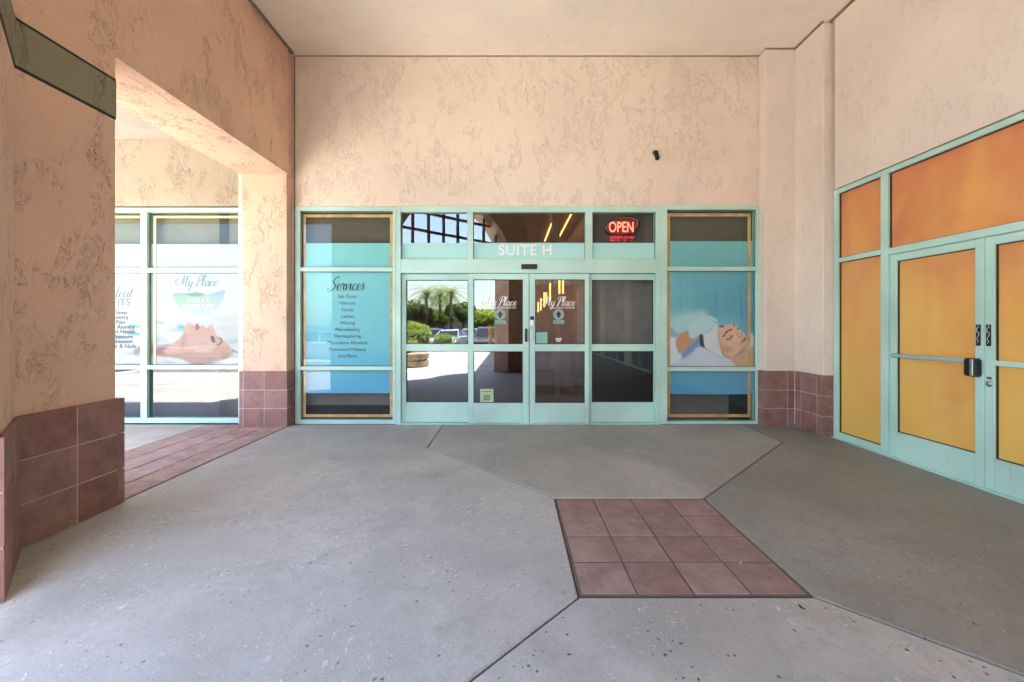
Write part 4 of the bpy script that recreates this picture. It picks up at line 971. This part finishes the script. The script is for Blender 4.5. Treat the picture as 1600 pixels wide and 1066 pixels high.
def car(x, y, rot, colour, label, cname, tall=0):
    t = thing('parked_car', label, 'car', (0, 0, 0), 'parked cars behind the viewer', local=True)
    pm = simple(cname, colour, .25, var=.02, coat=1); H = 1.42+tall
    lower = [(-2.3,.32),(-2.32,.62),(-2.25,.86),(-1.75,.95),(-.2 if tall else -.2,.98),(1.0,.96),(2.0,.80),(2.28,.62),(2.3,.34),(1.95,.26),(-1.95,.26)]
    mb = MB()
    xs = [(-.9,.86,.0),(-.82,1.0,.0),(.82,1.0,0),(.9,.86,0)]
    rings = []
    for xx, sc, _ in xs:
        rings.append([(xx, p_[0]*(.985 if abs(xx) > .85 else 1), .26+(p_[1]-.26)*(.93 if abs(xx) > .85 else 1)+0) for p_ in lower])
    n = len(lower); vs = [v for r_ in rings for v in r_]; fs = []
    for k in range(3):
        for i in range(n): fs.append((k*n+i, k*n+(i+1) % n, (k+1)*n+(i+1) % n, (k+1)*n+i))
    fs += [tuple(range(n))[::-1], tuple(range(3*n, 4*n))]
    mb.quads(vs, fs)
    # roof and pillars
    gh0 = [(-1.9,.93),(-1.35,H-.06),(-.9,H),(.1,H-.01),(.45,H-.1),(1.15,.93)]
    mb.quads([(-.62, p_[0], p_[1]) for p_ in gh0[1:5]]+[(.62, p_[0], p_[1]) for p_ in gh0[1:5]], [(0,1,5,4),(1,2,6,5),(2,3,7,6)])
    for s in (-1, 1):
        for a, b in (((-1.9,.93),(-1.35,H-.06)), ((.45,H-.1),(1.15,.93)), ((-.35,.95),(-.3,H-.02))):
            mb.tube((s*(.80 if a[1] < 1 else .63), a[0], a[1]), (s*(.80 if b[1] < 1 else .63), b[0], b[1]), .035, n=6)
    mb.build('body', pm, t, smooth=False, bevel=.0)
    mb = MB()
    for s in (-1, 1):
        mb.face([(s*.79,-1.85,.95),(s*.79,1.1,.95),(s*.615,.45,H-.11),(s*.615,-.9,H-.02),(s*.615,-1.33,H-.08)])
    mb.face([(-.77,1.12,.95),(.77,1.12,.95),(.6,.46,H-.1),(-.6,.46,H-.1)]); mb.face([(-.77,-1.88,.95),(.77,-1.88,.95),(.6,-1.36,H-.07),(-.6,-1.36,H-.07)])
    mb.build('window', M['carglass'], t)
    for sx_ in (-1, 1):
        for yy in (-1.4, 1.4):
            wmb = MB(); wmb.tube((sx_*.72, yy, .33), (sx_*.915, yy, .33), .33, n=20); wh = wmb.build('wheel', M['tyre'], t)
            r_ = MB(); r_.tube((sx_*.9, yy, .33), (sx_*.925, yy, .33), .2, n=12); r_.build('rim', M['rim'], wh)
        h_ = MB(); h_.box(sx_*.5, sx_*.84, 2.2, 2.30, .62, .74); h_.build('headlight', M['lamp'], t)
        h_ = MB(); h_.box(sx_*.5, sx_*.84, -2.33, -2.25, .68, .82); h_.build('tail_light', M['tail'], t)
    h_ = MB(); h_.box(-.45, .45, 2.28, 2.315, .42, .56); h_.build('grille', M['black'], t)
    t.location = (x, y, -.25); t.rotation_euler = (0, 0, rot)
# parking edge and planting strip
struct(MB().box(-14, -.2, -14.3, -14.0, -.25, .03).build('kerb', M['concrete_pale']))
struct(MB().box(-40, -12.02, -30, 3, -.26, -.012).build('pavement', M['asphalt']))
struct(MB().box(-11.5, -5.2, -4.0, -.6, -.012, .006).build('gravel_path', M['gravel']))
pl = thing('stone_planter', 'round two tier sandstone planter on the sunlit plaza', 'planter', (-3.55, -2.4, 0))
MB().lathe([(.62,0),(.66,.02),(.66,.2),(.60,.22),(.60,.26),(.66,.28),(.68,.46),(.6,.5),(.56,.46),(.0,.44)], -3.55, -2.4, 28).build('bowl', M['stone'], pl)
bush(-3.6, -2.4, .5, .5, M['leaf1'], 'low green plant growing in the round stone planter', 500, .07, z0=.44)
bush(-6.0, -8.6, 1.0, 1.5, M['leaf1'], 'pink flowering shrub beside the olive shrubs by the parking', 2400, .08, flowers=True)
bush(-4.9, -8.9, 1.0, 1.35, M['leaf1'], 'rounded olive green shrub nearest the parked cars', 2600, .09)
bush(-3.9, -11.6, .8, 1.0, M['leaf1'], 'small olive shrub in front of the silver car', 1600, .08)
bush(-5.9, -12.6, 1.2, 1.7, M['leaf3'], 'yellow green shrub behind the olive shrub', 2400, .1)
t = thing('topiary_hedge', 'clipped upright green hedge column at the walkway edge', 'hedge', (-.62, -12, 0)); leaves((-.62, -12, .95), (.45, .45, 1.0), 3000, .06, clumps=26).build('foliage', M['leaf3'], t); MB().tube((-.62,-12,0),(-.62,-12,1.2),.05,n=8).build('stem', M['bark'], t)
bl = thing('yellow_bollard', 'yellow steel bollard at the edge of the plaza', 'bollard', (-1.15, -10.4, 0)); MB().lathe([(.08,0),(.08,1.3),(.06,1.36),(.02,1.38)], -1.15, -10.4, 14).build('post', simple('yellow paint', (.65, .33, .03), .5), bl)
car(-4.2, -16.8, .12, (.45, .52, .6), 'silver blue sedan parked facing the plaza', 'silver blue paint')
car(-1.7, -17.2, .0, (.05, .055, .07), 'dark blue car parked beside the silver sedan', 'dark blue paint', .15)
car(-7.0, -16.6, .1, (.75, .75, .74), 'white sedan parked left of the silver one', 'white paint')
car(-3.3, -22.6, 3.14, (.65, .5, .03), 'yellow car parked in the second row', 'yellow paint')
car(-.8, -23.0, 3.14, (.03, .03, .035), 'black car parked in the second row', 'black paint', .2)
car(-6.2, -23.0, 3.14, (.12, .13, .14), 'grey car parked in the second row', 'grey paint')
car(-8.4, -6.6, 1.75, (.72, .72, .72), 'white car parked close by the gravel strip', 'gloss white paint')
car(-13.6, -3.4, 1.6, (.36, .38, .38), 'grey car parked at the walkway end', 'grey green paint')
tree(-13.5, -46, 5.0, 3.0, M['leaf2'], 'dark tree at the left end of the tree row')
tree(-9.9, -48, 3.6, 3.0, M['leaf1'], 'olive tree under the palms')
tree(-6.6, -45, 4.7, 2.4, M['leaf2'], 'dark rounded tree right of the palms')
tree(-3.6, -44, 3.6, 3.0, M['leaf3'], 'low yellow green tree behind the car park')
tree(-.4, -44, 3.8, 2.6, M['leaf3'], 'second low yellow green tree near the hedge')
palm(-11.2, -43, 5.6, 'left palm of the group beyond the cars'); palm(-9.9, -46, 5.9, 'middle palm of the group beyond the cars'); palm(-8.0, -43, 5.7, 'right palm of the group beyond the cars')
hs = thing('low_house', 'low house with dark pitched roof behind the trees', 'house', (-12, -56, 0))
MB().box(-24, 3, -62, -56, -.25, 2.6).build('wall', M['stone'], hs)
mb = MB(); mb.quads([(-24.5,-55.5,2.6),(3.5,-55.5,2.6),(3.5,-62.5,2.6),(-24.5,-62.5,2.6),(-24.5,-59,4.2),(3.5,-59,4.2)], [(0,1,5,4),(2,3,4,5),(0,4,3),(1,2,5)]); mb.build('roof', simple('dark shingles', (.07, .06, .055), .9), hs)

for o in bpy.data.objects:
    if '_o' in o: del o['_o']
